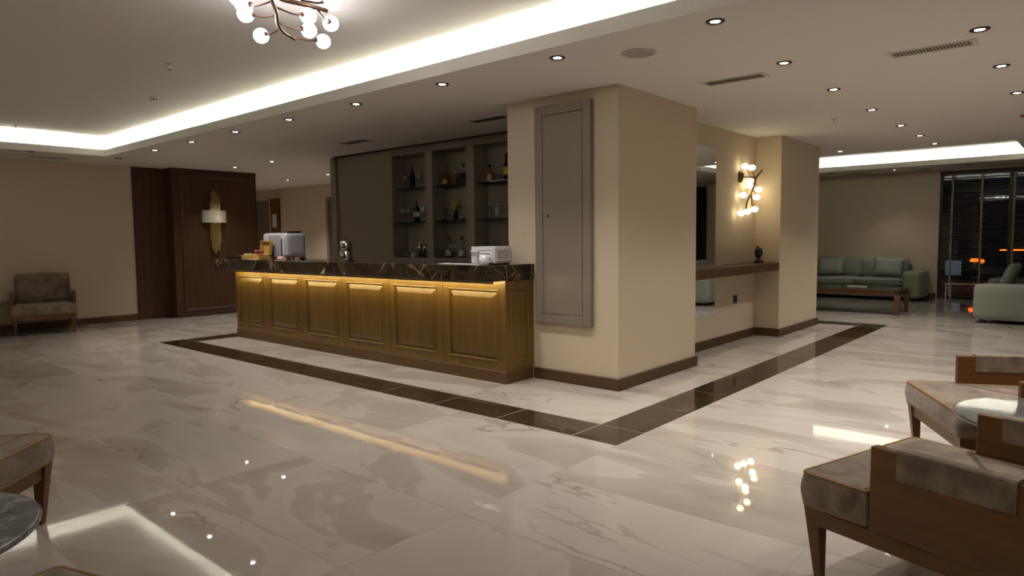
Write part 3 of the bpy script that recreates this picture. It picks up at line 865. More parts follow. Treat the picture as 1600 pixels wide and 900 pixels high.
# maroon folder with pink roll
nb = thing('card_holder', ctr(447.5,-.45), 0, 'dark red card holder before the coffee machine', 'holder')
B().bbox(-.135,.135,.02,.035,0,.062,.002,1).build('back_plate','maroon',nb)
B().bbox(-.135,.135,-.03,.02,0,.006,.002,1).build('foot_plate','maroon',nb)
M = Matrix.Translation((ctr(444,-.50)+Vector((0,-.035,.0245)))) @ Matrix.Rotation(PI/2,4,'Y')
pk = B().cyl((0,0),.024,-.065,.065,20,M)
pk.build('paper_roll','pink',label='pink paper roll lying before the dark red holder', cat='roll')
st = thing('stamp', ctr(456,-.525), 0.3, 'small dark stamp beside the pink roll', 'stamp')
B().bbox(-.03,.03,-.018,.018,0,.014,.002,1).build('stamp_base','black_plastic',st)
B().lathe([(.016,.014),(.009,.026),(.012,.042),(1e-4,.046)],14).build('stamp_grip','maroon',st)
tp = thing('counter_tap', ctr(475,-.40), 0.0, 'small black tap with cross handle on the counter', 'tap')
B().cyl((0,0),.016,0,.05,14).build('tap_body','black_plastic',tp)
B().tube([(0,0,.035),(.035,-.01,.036),(.075,-.02,.030)],.009).build('spout','black_plastic',tp)
B().tube([(-.03,0,.062),(.03,0,.062)],.007).tube([(0,0,.048),(0,0,.078)],.006).build('cross_handle','black_plastic',tp)
kb = thing('metal_knob', ctr(468,-.50), 0, 'small chrome knob left of the black tap', 'knob')
B().lathe([(1e-4,0),(.018,0),(.018,.006),(.008,.012),(.008,.022),(.018,.03),(.014,.044),(1e-4,.048)],16).build('knob_body','chrome',kb)
for px0, px1, y0, y1, lb in ((388,402,-.596,-.562,'white paper slip in front of the tea box'),(429,446,-.596,-.565,'white paper slip in front of the coffee machine'),(690,757,-.45,-.33,'long white paper sheet beside the mug')):
    a, c = ctr(px0,(y0+y1)/2), ctr(px1,(y0+y1)/2)
    B().bbox(-(c.x-a.x)/2,(c.x-a.x)/2,(y0-y1)/2,(y1-y0)/2,0,.0025,.0005,1).build('paper_sheet','paper',loc=((a.x+c.x)/2,(y0+y1)/2,ZT),label=lb,cat='paper',group='papers on the counter')
# double teapot
tpot = thing('double_teapot', ctr(540.5,-.40), -1.40, 'stacked steel double teapot on the bar counter', 'teapot')
B().lathe([(1e-4,.0),(.078,.0),(.082,.01),(.076,.07),(.066,.118),(.060,.122),(1e-4,.122)],28).build('lower_kettle','steel',tpot)
B().lathe([(1e-4,.122),(.062,.122),(.074,.135),(.072,.18),(.060,.225),(.054,.228),(1e-4,.228)],28).build('upper_pot','steel',tpot)
B().lathe([(.056,.228),(.05,.236),(.02,.244),(1e-4,.245)],24).lathe([(.005,.244),(.005,.252),(.011,.258),(.010,.268),(1e-4,.272)],14).build('lid','black_plastic',tpot)
for z0,z1 in ((.03,.10),(.145,.21)):
    B().tube(smooth_path([(-.055,-.055,z1),(-.085,-.085,z1-.005),(-.088,-.088,z0+.02),(-.06,-.06,z0)]),.006).build('handle','black_plastic',tpot)
    B().tube([(.06,.04,z0+.02),(.085,.06,z1-.01),(.10,.07,z1+.005)],[.016,.011,.008]).build('spout','steel',tpot)
# mug
mg = thing('mug', ctr(757,-.44), 0, 'plain white mug beside the white appliance', 'mug')
B().lathe([(1e-4,0),(.046,0),(.048,.004),(.048,.092),(.044,.092),(.043,.008),(1e-4,.008)],28).build('mug_body','ceramic',mg)
B().tube(smooth_path([(.046,.01,.078),(.070,.012,.074),(.078,.014,.052),(.066,.012,.026),(.046,.01,.022)]),.0055).build('mug_handle','ceramic',mg)
# white appliance
wa = thing('countertop_appliance', (-1.265,-.25,ZT), 0, 'small white boxy appliance with grey handle beside the pillar', 'appliance')
B().bbox(-.155,.155,-.12,.12,.010,.168,.006,2).build('housing','white_plastic',wa)
b = B(); moulding_frame(b,-.125,.128,.028,.145,0,[(0,0),(.003,.004),(.010,.004),(.013,0)],lambda u,z,hh:(u,-.12-hh,z)); b.build('door_frame','white_plastic',wa)
b = B(); moulding_frame(b,-.03,.10,.05,.115,0,[(0,0),(.003,.006),(.008,.006),(.011,.001)],lambda u,z,hh:(u,-.12-hh,z)); b.build('window_frame','white_plastic',wa)
b = B(); moulding_frame(b,-.10,.10,.028,.145,0,[(0,0),(.003,.004),(.010,.004),(.013,0)],lambda u,z,hh:(.155+hh,u,z)); b.build('side_frame','white_plastic',wa)
B().bbox(-.075,-.048,-.148,-.136,.006,.115,.003,1).build('handle','grey_plastic',wa)
B().bbox(-.145,-.05,-.142,-.122,.113,.130,.003,1).build('hinge_arm','white_plastic',wa)
for sx in (-.11,.11):
    for sy in (-.09,.09): B().bbox(sx-.03,sx+.03,sy-.015,sy+.015,0,.010,.002,1).build('foot','black_plastic',wa)

# ================================================================== WALL THINGS
ep = thing('electrical_panel', (-.57,-.02,0.55), 0, 'tall flat taupe cabinet door mounted on the pillar', 'wall cabinet')
b = B()
for q in ((-.315,-.225,0,2.01),(.225,.315,0,2.01)): b.bbox(q[0],q[1],-.03,.02,q[2],q[3],.004,1)
b.bbox(-.225,.225,-.03,.02,0,.085,.004,1).bbox(-.225,.225,-.03,.02,1.925,2.01,.004,1)
b.build('frame','panel_taupe',ep)
B().bbox(-.220,.220,-.0285,.015,.090,1.920,.002,1).build('door','panel_taupe',ep)
B().bbox(-.224,.224,.005,.019,.086,1.924,.001,1).build('shadow_gap','gap_black',ep)
lk = B().cyl((0,0),.013,0,.006,16,Matrix.Translation((-.155,-.0285,1.0)) @ Matrix.Rotation(PI/2,4,'X')).build('lock','chrome',ep)
B().cyl((0,0),.006,.006,.0075,12,Matrix.Translation((-.155,-.0285,1.0)) @ Matrix.Rotation(PI/2,4,'X')).build('keyhole','black_plastic',lk)
B().box(NX+.0005, NX+.008, 1.7, 2.765, .405, 2.40).build('tall_mirror','mirror',label='tall frameless mirror in the niche behind the pillar',cat='mirror')
B().bbox(NX+.0085, CX-.002, PY+.002, CY0-.002, .885, .992, .004, 1).build('console_shelf','baseboard_wood',label='thick dark wooden shelf across the mirror niche',cat='shelf')
so = thing('wall_socket',(NX,3.39,.535),0,'small black wall socket under the niche shelf','socket')
B().bbox(.0005,.010,-.055,.055,-.05,.05,.003,1).build('plate','black_plastic',so)
for sy in (-.022,.022): B().cyl((0,0),.014,.010,.012,14,Matrix.Translation((0,sy,0)) @ Matrix.Rotation(PI/2,4,'Y')).build('outlet','gap_black',so)
# bust on the shelf
bs_ = thing('bust', (-.20,3.72,.9925), 0, 'small dark carved head with topknot on the niche shelf', 'bust')
B().bbox(-.045,.045,-.055,.055,0,.03,.004,1).build('plinth','bust_bronze',bs_)
hd = B()
hd.lathe([(.038,.03),(.030,.045),(.024,.06),(.026,.072),(.036,.084),(.045,.104),(.050,.135),(.047,.165),(.037,.187),(.020,.199),(1e-4,.202)],20)
hd.sphere((-.012,-.012,.208),.016,1.1,12,8)
hd.build('head','bust_bronze',bs_)
B()._add([(.044,-.006,.15),(.044,.006,.15),(.062,0,.122),(.044,-.010,.116),(.044,.010,.116)],[(0,1,2),(0,2,3),(1,4,2),(3,2,4),(0,3,4,1)]).build('nose','bust_bronze',bs_)
for sy in (-1,1): B().rbox(.02,.012,.05,.006,3,M=Matrix.Translation((0,sy*.052,.135))).build('ear','bust_bronze',bs_)

# gilded wall sconce with linen shade
sc = thing('tube_sconce', (-9.17,.79,1.80), 0, 'gilded tube wall sconce with pale shade on the wooden pier', 'wall lamp')
B().bbox(0.0005,.02,-.06,.06,-.25,.25,.003,1).build('back_plate','brass',sc)
for k in range(22):
    u = -.088 + k*.0084; dd = .045 + .025*(k%3)
    e = abs(u)/.09
    zt = .52 - .17*e**2 - rnd.uniform(0,.12); zb = -.70 + .16*e**2 + rnd.uniform(0,.14)
    B().tube([(dd,u,zb),(dd,u,zt)],.0058,6).build('gilded_tube','brass',sc)
b = B(); arc = []
for i in range(13):
    a = -1.15 + 2.3*i/12; arc.append((.03+.17*math.cos(a)-.17*math.cos(1.15)+.0, .225*math.sin(a)/math.sin(1.15)))
arc2 = [(x-.004,y*.985) for x,y in reversed(arc)]
b.prism(arc+arc2,-.105,.115); b.build('shade','linen_shade',sc)
mt, nt, bsd = MATS['linen_shade'], MATS['linen_shade'].node_tree, MATS['linen_shade'].node_tree.nodes['Principled BSDF']
trn = N(nt,'ShaderNodeBsdfTranslucent'); trn.inputs[0].default_value = (.62,.58,.46,1)
mx = N(nt,'ShaderNodeMixShader'); mx.inputs[0].default_value = .22
nt.links.new(bsd.outputs[0],mx.inputs[1]); nt.links.new(trn.outputs[0],mx.inputs[2]); nt.links.new(mx.outputs[0],nt.nodes['Material Output'].inputs[0])
B().sphere((.088,.03,-.02),.020,1.3,12,8).build('bulb','sconce_bulb',sc)

# branch wall lamp
bl = thing('branch_wall_lamp', (NX,3.48,2.10), 0, 'bronze branch wall lamp with glowing white globes above the shelf', 'wall lamp')
loc0 = Vector((NX,3.48,2.10)); LX = -.285
def wl(px,py,x=LX): return at(px,py,0,x)-loc0
B().rbox(.05,.10,.15,.024,5,M=Matrix.Translation((.026,0,0))).build('wall_plate','bronze',bl)
main = smooth_path([wl(1191,266),wl(1182,277),wl(1178,290),wl(1173,304),wl(1167,316),wl(1166,327)])
B().tube(main,[.008+.006*math.sin(PI*min(1,i/len(main)*1.0)) for i in range(len(main))],8).build('branch','bronze',bl)
B().tube(smooth_path([wl(1174,304),wl(1174.3,312),wl(1175,321)]),.010,8).build('branch','bronze',bl)
B().tube([(.03,0,.0),wl(1182,277)],.009,8).build('arm','bronze',bl)
for gx,gy,bx,by in ((1164,260,1170,273),(1175,262,1179,280),(1172,283,1180,285),(1171,290,1177,295),(1185,296,1180,283),(1161,305,1172,306),(1182,308,1177,297),(1158,333,1166,325),(1167.5,330.5,1166.5,322),(1179,327,1175,320)):
    g = wl(gx,gy,LX+rnd.uniform(-.02,.0)); p = wl(bx,by)
    tw = B().tube([p,(p+g)/2+Vector((0,0,.004)),g],.0045,6).build('twig','bronze',bl)
    B().sphere(g,.046,.80,16,10).build('globe','globe_warm',bl)

# ================================================================== CHANDELIERS IN THE TRAY
CZ = 2.72
ch = thing('branch_chandelier', (-.25,-3.12,ZU), 0, 'bronze branching ceiling lamp with glowing white globes', 'chandelier')
c0 = Vector((-.25,-3.12,ZU))
def cl(px,py,z=CZ): return at(px,py,2,z)-c0
B().cyl((0,0),.09,-.03,-.0005,28).build('canopy','bronze',ch)
B().tube([(0,0,-.03),(0,0,CZ-ZU)],.012).build('stem','bronze',ch)
def spin(p): return Vector((-p[0],-p[1],p[2]))
brA = [cl(421,-14),cl(425,0),cl(432,20),cl(434,36),cl(443,50),cl(461,61)]
brB = [cl(430,-8),cl(445,0),cl(480,8),cl(511,17)]
gl = [((408,54),(434,47)),((384,27),(431,24)),((381,12),(424,2)),((372,4),(422,-6)),((482,31),(433,12)),((483,48),(436,36)),((505,66),(450,55)),((517,41),(497,16)),((520,0),(470,0))]
for flip in (False,True):
    f = spin if flip else (lambda p: Vector(p))
    for br in (brA,brB):
        pts = smooth_path([f((0,0,CZ-ZU))]+[f(p) for p in br])
        B().tube(pts,[.016-.004*i/len(pts) for i in range(len(pts))],8).build('branch','bronze',ch)
    for (gx,gy),(bx,by) in gl:
        dz = rnd.uniform(-.01,.03)
        g = f(cl(gx,gy,CZ)); p = f(cl(bx,by)); g.z += dz
        di = (g-p).normalized()
        mid = (p+g)/2+Vector((0,0,-.012))
        B().tube(smooth_path([p,mid,g-di*.04],4),.0062,6).build('twig','bronze',ch)
        B().sphere(g,.050,.95,18,12).build('globe','globe_light',ch)
        q = g-di*.047; M = Matrix.Translation(q) @ di.to_track_quat('Z','Y').to_matrix().to_4x4()
        B().cyl((0,0),.017,-.008,.014,12,M).build('socket','socket_copper',ch)

# ================================================================== CEILING FITTINGS
def prof_mesh(name, mat, profs, n=24):
    def fn(b):
        for p in profs: b.lathe([(max(r,1e-4),z) for r,z in p], n)
    return mesh_of(name, mat, fn)
ring_me = prof_mesh('trim_ring','dark_trim',[[(.056,0),(.058,-.004),(.052,-.009),(.030,-.005),(.029,0)]])
lens_me = prof_mesh('lens','downlight_lens',[[(.0295,-.004),(.02,-.0045),(0,-.0048)]])
dim_me = prof_mesh('lens','white_plastic',[[(.0295,-.004),(.02,-.0045),(0,-.0048)]])
nl = [0]
def downlight(x, y, label, lit=True, k=1.0):
    o = thing('downlight',(x,y,ZC-.0005),0,label,'downlight','recessed ceiling downlights')
    inst('trim_ring',ring_me,o); inst('lens',lens_me if lit else dim_me,o)
    if lit:
        ld = bpy.data.lights.new('downlight_lamp','SPOT'); ld.energy = SPOT*k; ld.color = (1.0,.94,.87)
        ld.spot_size = math.radians(105); ld.spot_blend = 1.0; ld.shadow_soft_size = .035
        lo = bpy.data.objects.new('downlight_lamp',ld); COL.objects.link(lo); lo.parent = o; lo.location = (0,0,-.03)
ordn = ['first','second','third','fourth','fifth','sixth','seventh','eighth']
for i,x in enumerate((-7.0,-5.83,-4.66,-3.48,-2.28,-1.08,.13,1.33)):
    downlight(x,-1.03,'lit downlight, %s from the left in the row beside the long cove' % ordn[i])
for i,y in enumerate((.27,1.53,2.87,4.25,5.38,6.45)):
    downlight(1.29,y,'lit downlight, %s from the camera in the row passing the niche' % ordn[i])
for i,y in enumerate((.29,1.55,2.90)):
    downlight(2.51,y,'lit downlight, %s from the camera in the rightmost ceiling row' % ordn[i])
for k, (x, y) in enumerate(((2.53,-1.03),(3.73,-1.03),(3.73,.29),(3.73,1.55))):  # out-of-view downlights added to light the right armchairs; first pair continues the row
    downlight(x,y,('out-of-view downlight above the two right armchairs, added along the row','out-of-view downlight over the right end of the long cove, added along the row','added unseen downlight right of the last visible row, nearer one','added unseen downlight right of the last visible row, further one')[k])
downlight(-12.3,2.84,'added unseen downlight deep inside the passage',True,1.6)  # hidden downlight added to brighten the passage wall
downlight(.03,6.4,'lit downlight beside the near edge of the sofa tray')
downlight(-7.14,.84,'lit downlight above the left end of the bar')
downlight(-8.37,.83,'lit downlight just before the wooden pier')
downlight(-.05,10.5,'lit downlight in the strip behind the sofa tray',True,.35)
downlight(-1.24,10.45,'unlit downlight left of the lit one behind the sofa tray',False)
downlight(1.2,10.45,'unlit downlight before the dark blinds',False)
downlight(-8.34,-1.05,'unlit downlight by the corner of the long cove',False)
downlight(-8.30,-2.2,'unlit downlight above the lone armchair',False)
downlight(-10.04,2.84,'lit downlight further down the passage',True,1.6)
downlight(-8.39,2.74,'lit downlight at the passage mouth beside the cabinet')
def vent(x, y, label, rz=0):
    o = thing('air_vent',(x,y,ZC-.0005),rz,label,'air vent','ceiling air vents')
    b = B(); moulding_frame(b,-.27,.27,-.095,.095,0,[(0,0),(.002,.005),(.026,.005),(.030,.001)],lambda u,z,h:(u,z,-h)); b.build('frame','vent_white',o)
    B().box(-.245,.245,-.07,.07,-.0015,-.0003).build('backing','vent_back',o)
    b = B()
    for k in range(24):
        xx = -.235+k*.47/23; M = Matrix.Translation((xx,0,-.004)) @ Matrix.Rotation(.35,4,'Y')
        b.box(-.0075,.0075,-.068,.068,-.0006,.0006,M)
    b.build('louvres','vent_dark',o,kind='stuff')
vent(.79,.54,'slotted air vent above the pillar corner side'); vent(2.19,.61,'slotted air vent nearest the right picture edge')
vent(-1.95,.47,'slotted air vent above the right bottle bay'); vent(-4.38,.47,'slotted air vent above the blank cabinet panel')
vent(-8.95,-1.8,'slotted air vent above the lone armchair',PI/2); vent(-.88,10.9,'slotted air vent behind the sofa tray on the left'); vent(1.95,10.9,'slotted air vent above the dark blinds')
def cspeaker(x, y, label):
    o = thing('ceiling_speaker',(x,y,ZC-.0005),0,label,'speaker','round ceiling speakers')
    B().lathe([(.125,0),(.126,-.004),(.112,-.008),(.108,-.004)],32).build('rim','vent_white',o)
    B().lathe([(.109,-.004),(.06,-.006),(1e-4,-.007)],32).build('grille','speaker_grille',o)
cspeaker(.62,-.72,'round grey ceiling speaker before the pillar'); cspeaker(.44,10.84,'round ceiling speaker above the far sofa')
def sprinkler(x, y, z, label):
    o = thing('sprinkler',(x,y,z-.0005),0,label,'sprinkler','ceiling sprinklers')
    B().lathe([(.034,0),(.034,-.003),(.012,-.008),(.009,-.012)],18).build('rose','chrome',o)
    B().tube([(0,0,-.008),(0,0,-.028)],.006).tube([(-.009,0,-.026),(-.011,0,-.040),(0,0,-.052)],.0025,6).tube([(.009,0,-.026),(.011,0,-.040),(0,0,-.052)],.0025,6).build('body','chrome',o)
    B().cyl((0,0),.015,-.056,-.053,14).build('deflector','chrome',o)
sprinkler(-3.23,-2.35,ZU,'small sprinkler in the middle of the long tray'); sprinkler(-8.0,-2.42,ZU,'small sprinkler at the left end of the long tray')
sprinkler(.83,3.21,ZC,'small sprinkler in front of the mirror niche'); sprinkler(1.15,7.9,ZU,'small sprinkler in the sofa tray')
sd = thing('smoke_detector',(-4.81,-1.86,ZU-.0005),0,'round white smoke detector in the long tray','smoke detector')
B().lathe([(.055,0),(.055,-.015),(.050,-.018)],24).build('base','vent_white',sd)
B().lathe([(.048,-.016),(.046,-.040),(.030,-.048),(1e-4,-.048)],24).build('chamber','fascia_paint',sd)
for k in range(8):
    a = k*PI/4; M = Matrix.Rotation(a,4,'Z'); B().box(.0465,.0485,-.013,.013,-.036,-.024,M).build('slot','gap_black',sd)
fb = thing('beacon_lamp',(2.45,4.36,ZC-.0005),0,'small orange ceiling beacon at the right picture edge','beacon')
B().cyl((0,0),.03,-.015,-.0005,16).build('base','vent_white',fb)
B().sphere((0,0,-.022),.022,.8,14,8).build('lens','candy_red',fb)

# ================================================================== ARMCHAIRS
def make_armchair():
    o = thing('armchair',(0,0,0),0,None,None)
    w, yf, yb = .41, -.38, .585
    # tapered legs
    for sx in (-1,1):
        B().frustum((sx*(w-.055),yf+.06,0.0),.028,.028,(sx*(w-.040),yf+.045,.30),.060,.060).build('leg','chair_wood',o)
        B().frustum((sx*(w-.085),yb+.03,0.0),.028,.028,(sx*(w-.060),yb-.06,.30),.055,.060).build('leg','chair_wood',o)
    B().bbox(-w+.07,w-.07,yf+.030,yf+.056,.222,.298,.003,1).build('front_rail','chair_wood',o)
    B().bbox(-w+.06,w-.06,yb-.075,yb-.050,.222,.298,.003,1).build('back_rail','chair_wood',o)
    for sx in (-1,1):
        x0, x1 = sorted((sx*(w-.012),sx*(w-.036)))
        B().bbox(x0,x1,yf+.075,yb-.03,.228,.292,.003,1).build('side_rail','chair_wood',o)
        a0, a1 = sorted((sx*w,sx*(w-.040)))
        arm = B().bbox(a0,a1,yf+.28,yb,.294,.600,.003,1).build('arm','chair_wood',o)
        b = B(); t_ = .006; z0 = .505
        prof = [(a0-t_,z0),(a0-t_,.603),(a0-t_+.006,.609),(a1+t_-.006,.609),(a1+t_,.603),(a1+t_,z0),(a1+.0008,z0),(a1+.0008,.6008),(a0-.0008,.6008),(a0-.0008,z0)]
        M = Matrix(((1,0,0,0),(0,0,1,0),(0,1,0,0),(0,0,0,1)))
        b.prism(prof,yf+.375,yf+.73,M); b.build('arm_pad','chair_suede',arm)
    # T-shaped seat cushion with piping
    pl = [(-w,yf),(w,yf),(w,yf+.272),(w-.046,yf+.272),(w-.046,yb-.16),(-w+.046,yb-.16),(-w+.046,yf+.272),(-w,yf+.272)]
    rp = []
    for i,p in enumerate(pl):
        r = .035 if i in (0,1) else .012
        rp += round_poly([pl[i-1],p,pl[(i+1)%8]],r,4)[5:10]
    seat = B().cushion(rp,.294,.432,.026).build('seat_cushion','chair_suede',o)
    B().tube([(x,y,.426) for x,y in inset(rp,.007)],.0062,6,True).tube([(x,y,.301) for x,y in inset(rp,.007)],.0045,6,True).build('piping','piping_gold',seat)
    # back cushion leaning on a wooden back
    Mb = Matrix.Translation((0,.440,.650)) @ Matrix.Rotation(-.20,4,'X')
    bc = B().rbox(.715,.165,.455,.055,9,(.0,.030,.012),Mb).build('back_cushion','chair_suede',o)
    ring = [(x,-.052,z) for x,z in round_poly([(-.352,-.222),(.352,-.222),(.352,.222),(-.352,.222)],.05,5)]
    B().tube(ring,.0045,6,True,Mb).build('piping','piping_gold',bc)
    Mf = Matrix.Translation((0,.560,.60)) @ Matrix.Rotation(-.20,4,'X')
    B().bbox(-.36,.36,-.014,.014,-.30,.17,.004,1,Mf).build('back_board','chair_wood',o)
    return o
AC = make_armchair()
def place(o, fl, fr, label):
    """front-left / front-right seat corners as seen from above with the chair facing away from its back"""
    a, c = Vector((*fl,0)), Vector((*fr,0))
    u = (c-a).normalized(); back = Vector((-u.y,u.x,0))
    o.location = (a+c)/2 + back*.38
    o.rotation_euler.z = math.atan2(u.y,u.x)
    tag(o,label,'armchair','taupe suede armchairs')
def perp(corner, u, w=.82):
    n = math.hypot(*u); return (corner[0]+u[0]/n*w, corner[1]+u[1]/n*w)
chairs = []
place(AC, (2.53,-1.55), perp((2.53,-1.55),(-.24,-.78)), 'taupe suede armchair nearest the right picture edge, in the foreground')
c2 = copy_tree(AC); f2 = (2.25,-.23); place(c2, f2, perp(f2,(.463,-.886)), 'taupe suede armchair behind the right round marble table')
c3 = copy_tree(AC); f3 = (-.655,-4.05); e3 = perp(f3,(.72,-.69)); place(c3, e3, f3, 'taupe suede armchair at the left picture edge behind the round table')
c4 = copy_tree(AC); f4 = (.915,-4.46); e4 = perp(f4,(.95,.31)); place(c4, e4, f4, 'taupe suede armchair at the very bottom left, only its cushion corner showing')
c5 = copy_tree(AC); f5 = (-8.68,-2.47); e5 = perp(f5,(.20,.82)); place(c5, f5, e5, 'lone taupe suede armchair against the left beige wall')

# ================================================================== ROUND TABLES
def round_table(x, y, z, r, label):
    o = thing('round_table',(x,y,0),0,label,'table','round marble side tables')
    B().lathe([(1e-4,z-.024),(r-.012,z-.024)],64,None,False).lathe([(r-.012,z-.024),(r-.003,z-.020),(r,z-.010),(r-.003,z-.002),(r-.010,z)],64).lathe([(r-.010,z),(1e-4,z)],64,None,False).build('table_top','grey_marble',o)
    B().cyl((0,0),r*.45,z-.034,z-.0245,32).build('support_disc','dark_trim',o)
    B().tube([(0,0,.02),(0,0,z-.03)],.030,20).build('column','dark_trim',o)
    B().lathe([(1e-4,0),(r*.62,0),(r*.62,.008),(r*.55,.014),(.04,.022),(1e-4,.024)],40).build('base','dark_trim',o)
round_table(3.04,-1.20,.525,.40,'round grey marble table between the two right armchairs')
round_table(.52,-4.815,.50,.405,'round grey marble table at the bottom left picture edge')
tp_ = at(3,474,2,.50); round_table(tp_.x-RT.x*.38,tp_.y-RT.y*.38,.50,.38,'round table barely showing left of the lone armchair')

# ================================================================== LOUNGE AT THE FAR END
def pillow_mesh(b, w, h, t, M):
    n = 12; v = []; f = []
    for sgn in (1,-1):
        for i in range(n+1):
            for j in range(n+1):
                u = -1+2*i/n; q = -1+2*j/n
                k = 1-.07*(abs(u)**2)*(1-abs(q))-.0
                X = u*w/2*(1-.06*(1-q*q)*abs(u)); Z = q*h/2*(1-.06*(1-u*u)*abs(q))
                T = t/2*((1-u**4)*(1-q**4))**.5
                v.append((X,sgn*T,Z))
    o = (n+1)**2
    for s_ in (0,1):
        for i in range(n):
            for j in range(n):
                a = s_*o+i*(n+1)+j; f.append((a,a+1,a+n+2,a+n+1))
    for i in range(n):
        for a,c in ((i*(n+1),(i+1)*(n+1)),(i*(n+1)+n,(i+1)*(n+1)+n),(i,i+1),(n*(n+1)+i,n*(n+1)+i+1)):
            f.append((a,c,c+o,a+o))
    b._add(v,f,M,True); bmesh.ops.remove_doubles(b.bm,verts=b.bm.verts[:],dist=1e-5)
    return b
def sofa(loc, rz, W_, label, seats, D=1.0):
    """front towards -y, origin at the middle of the footprint"""
    o = thing('sofa',loc,rz,label,'sofa','grey-green lounge sofas')
    aw = .33; hw = W_/2
    B().rbox(W_-2*aw+.02,D-.10,.26,.03,6,M=Matrix.Translation((0,.03,.185))).build('base','sofa_fabric',o)
    for s_ in (-1,1):
        B().rbox(aw,D,.53,.05,7,(.008,.004,.006),Matrix.Translation((s_*(hw-aw/2),0,.32))).build('arm','sofa_fabric',o)
    B().rbox(W_-2*aw+.04,.24,.56,.06,7,M=Matrix.Translation((0,D/2-.125,.47))).build('back','sofa_fabric',o)
    sw = (W_-2*aw)/seats
    for i in range(seats):
        x = -hw+aw+sw*(i+.5)
        B().rbox(sw-.008,D-.26,.14,.045,7,(0,.006,.016),Matrix.Translation((x,-.115,.375))).build('seat_cushion','sofa_fabric',o)
        B().rbox(sw-.01,.19,.42,.07,8,(.01,.05,.012),Matrix.Translation((x,.21,.635)) @ Matrix.Rotation(-.18,4,'X')).build('back_cushion','sofa_fabric',o)
    for sx in (-1,1):
        for sy in (-1,1): B().bbox(sx*(hw-.12)-.04,sx*(hw-.12)+.04,sy*(D/2-.12)-.04,sy*(D/2-.12)+.04,0,.060,.003,1).build('foot','frame_black',o)
    return o
S1x1 = .50; S1W = 2.45
sofa((S1x1-S1W/2, 10.83, 0), 0, S1W, 'grey-green fabric sofa against the far wall', 2)
def pillow(loc, rot, w, h, t_, label):
    M = Matrix.Identity(4)
    o = pillow_mesh(B(),w,h,t_,M).build('scatter_pillow','pillow_fabric',label=label,cat='pillow',group='pale scatter pillows')
    o.location = loc; o.rotation_euler = rot
pillow((S1x1-.64,10.665,.668),(-.42,.06,.04),.58,.40,.17,'pale scatter pillow by the right arm of the far sofa')
pillow((S1x1-1.78,10.665,.662),(-.42,-.05,-.10),.56,.40,.17,'pale scatter pillow beside the column edge on the far sofa')
sofa((2.24, 8.18, 0), -PI/2, 2.02, 'grey-green fabric sofa at the right edge, end-on to the camera', 2)
pillow((2.08,8.56,.672),(-.38,0,-PI/2-.1),.48,.42,.16,'pale scatter pillow on the nearer sofa')
# coffee table
ctb = thing('coffee_table',(-.32,7.90,0),0,'low wooden coffee table with glass top before the far sofa','coffee table')
tw, td = 1.03, .42
for sx in (-1,1):
    for sy in (-1,1): B().frustum((sx*(tw-.055),sy*(td-.055),0),.055,.055,(sx*(tw-.05),sy*(td-.05),.345),.095,.095).build('leg','table_wood',ctb)
for sy in (-1,1): B().bbox(-tw+.1,tw-.1,sy*(td-.035)-.014,sy*(td-.035)+.014,.335,.405,.003,1).build('apron','table_wood',ctb)
for sx in (-1,1): B().bbox(sx*(tw-.035)-.014,sx*(tw-.035)+.014,-td+.1,td-.1,.335,.405,.003,1).build('apron','table_wood',ctb)
B().bbox(-tw,tw,-td,td,.4055,.420,.003,1).build('top_board','table_wood',ctb)
B().bbox(-tw+.01,tw-.01,-td+.01,td-.01,.4205,.430,.002,1).build('glass_top','table_glass',ctb)
mz = thing('magazine',(-.05,7.92,.4305),.12,'white magazine lying on the low coffee table','magazine')
B().bbox(-.15,.15,-.11,.11,0,.012,.002,1).build('pages','paper',mz)
B().bbox(-.152,.152,-.112,.112,.0122,.0142,.0005,1).build('cover','grey_plastic',mz)
# chrome side table
stb = thing('side_table',(1.32,9.86,0),0,'chrome framed side table between the sofas','side table')
for sx in (-1,1):
    for sy in (-1,1): B().bbox(sx*.28-.011,sx*.28+.011,sy*.26-.011,sy*.26+.011,0,.44,.002,1).build('leg','chrome',stb)
for sy in (-1,1): B().bbox(-.269,.269,sy*.26-.011,sy*.26+.011,.418,.44,.002,1).build('frame_bar','chrome',stb)
for sx in (-1,1): B().bbox(sx*.28-.011,sx*.28+.011,-.249,.249,.418,.44,.002,1).build('frame_bar','chrome',stb)
B().bbox(-.29,.29,-.27,.27,.4405,.450,.002,1).build('dark_top','black_plastic',stb)

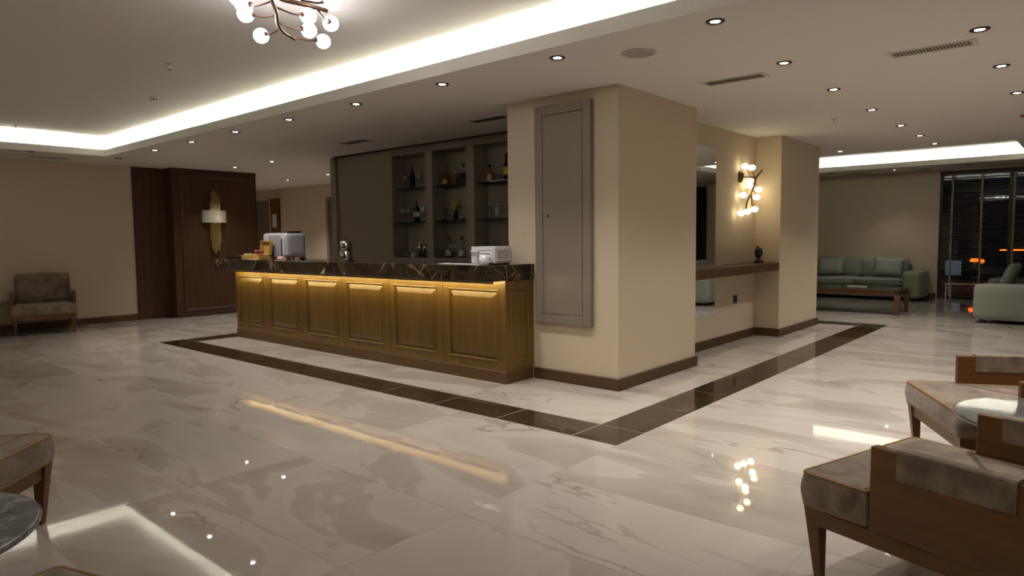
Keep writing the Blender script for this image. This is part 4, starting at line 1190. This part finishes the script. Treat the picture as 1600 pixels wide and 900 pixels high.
# ================================================================== OUTSIDE THE WINDOW
B().box(-3,9,Y1+.2,24,-.25,-.21).build('ground','asphalt',kind='structure',label='dark asphalt outside the window',cat='ground')
def car_lamp(p, w, label):  # post-mounted lamp stands in for orange car lights
    o = thing('car_light',(p.x,p.y,-.21),0,label,'car light','amber lamps outside')
    B().tube([(0,0,0),(0,0,p.z+.21-.05)],.025,10).build('post','frame_black',o)
    B().rbox(w,.08,.10,.03,4,M=Matrix.Translation((0,0,p.z+.21))).build('lens','street_amber',o)
car_lamp(at(1523,407,1,16),.20,'glowing amber car light behind the blinds, left one')
car_lamp(at(1534,408,1,16.2),.12,'smaller amber car light just right of the brightest one')
p0, p1 = at(1562,391,1,17), at(1606,390,1,17)
o = thing('light_bar',((p0.x+p1.x)/2,17,-.21),0,'long amber light bar behind the blinds','light bar')
B().tube([(0,0,0),(0,0,p0.z+.19)],.025,10).build('post','frame_black',o)
B().rbox(p1.x-p0.x,.06,.045,.02,4,M=Matrix.Translation((0,0,p0.z+.21))).build('tube_light','street_amber',o)
sg = thing('glow_patch_board',(at(1489,428,1,15.5).x,15.5,-.21),0,'made-up pale glowing board for the bluish patch behind the blinds','glow patch')  # invented glowing board standing in for a bluish patch in the window
B().bbox(-.17,.17,-.04,.04,.48,.86,.006,1).build('board','patch_glow',sg)
B().tube([(0,0,0),(0,0,.48)],.03,10).build('post','frame_black',sg)
sh = thing('shrub',(at(1594,365,1,16).x,16,-.21),0,'green shrub outside the window at the right edge','shrub')
B().tube([(0,0,0),(0,0,1.1)],.04,8).build('stem','frame_black',sh)
b = B()
for k in range(220):
    a = rnd.uniform(0,2*PI); e = rnd.uniform(-1,1); rr = .55*rnd.random()**.4
    p = Vector((rr*math.cos(a)*math.sqrt(1-e*e),rr*math.sin(a)*math.sqrt(1-e*e),1.5+rr*e*.9))
    M = Matrix.Translation(p) @ Matrix.Rotation(rnd.uniform(0,6),4,'Z') @ Matrix.Rotation(rnd.uniform(0,6),4,'X')
    b._add([(-.05,0,0),(0,-.022,0),(.06,0,.01),(0,.022,0)],[(0,1,2,3)],M)
b.build('foliage','leaf_green',sh,kind='stuff')
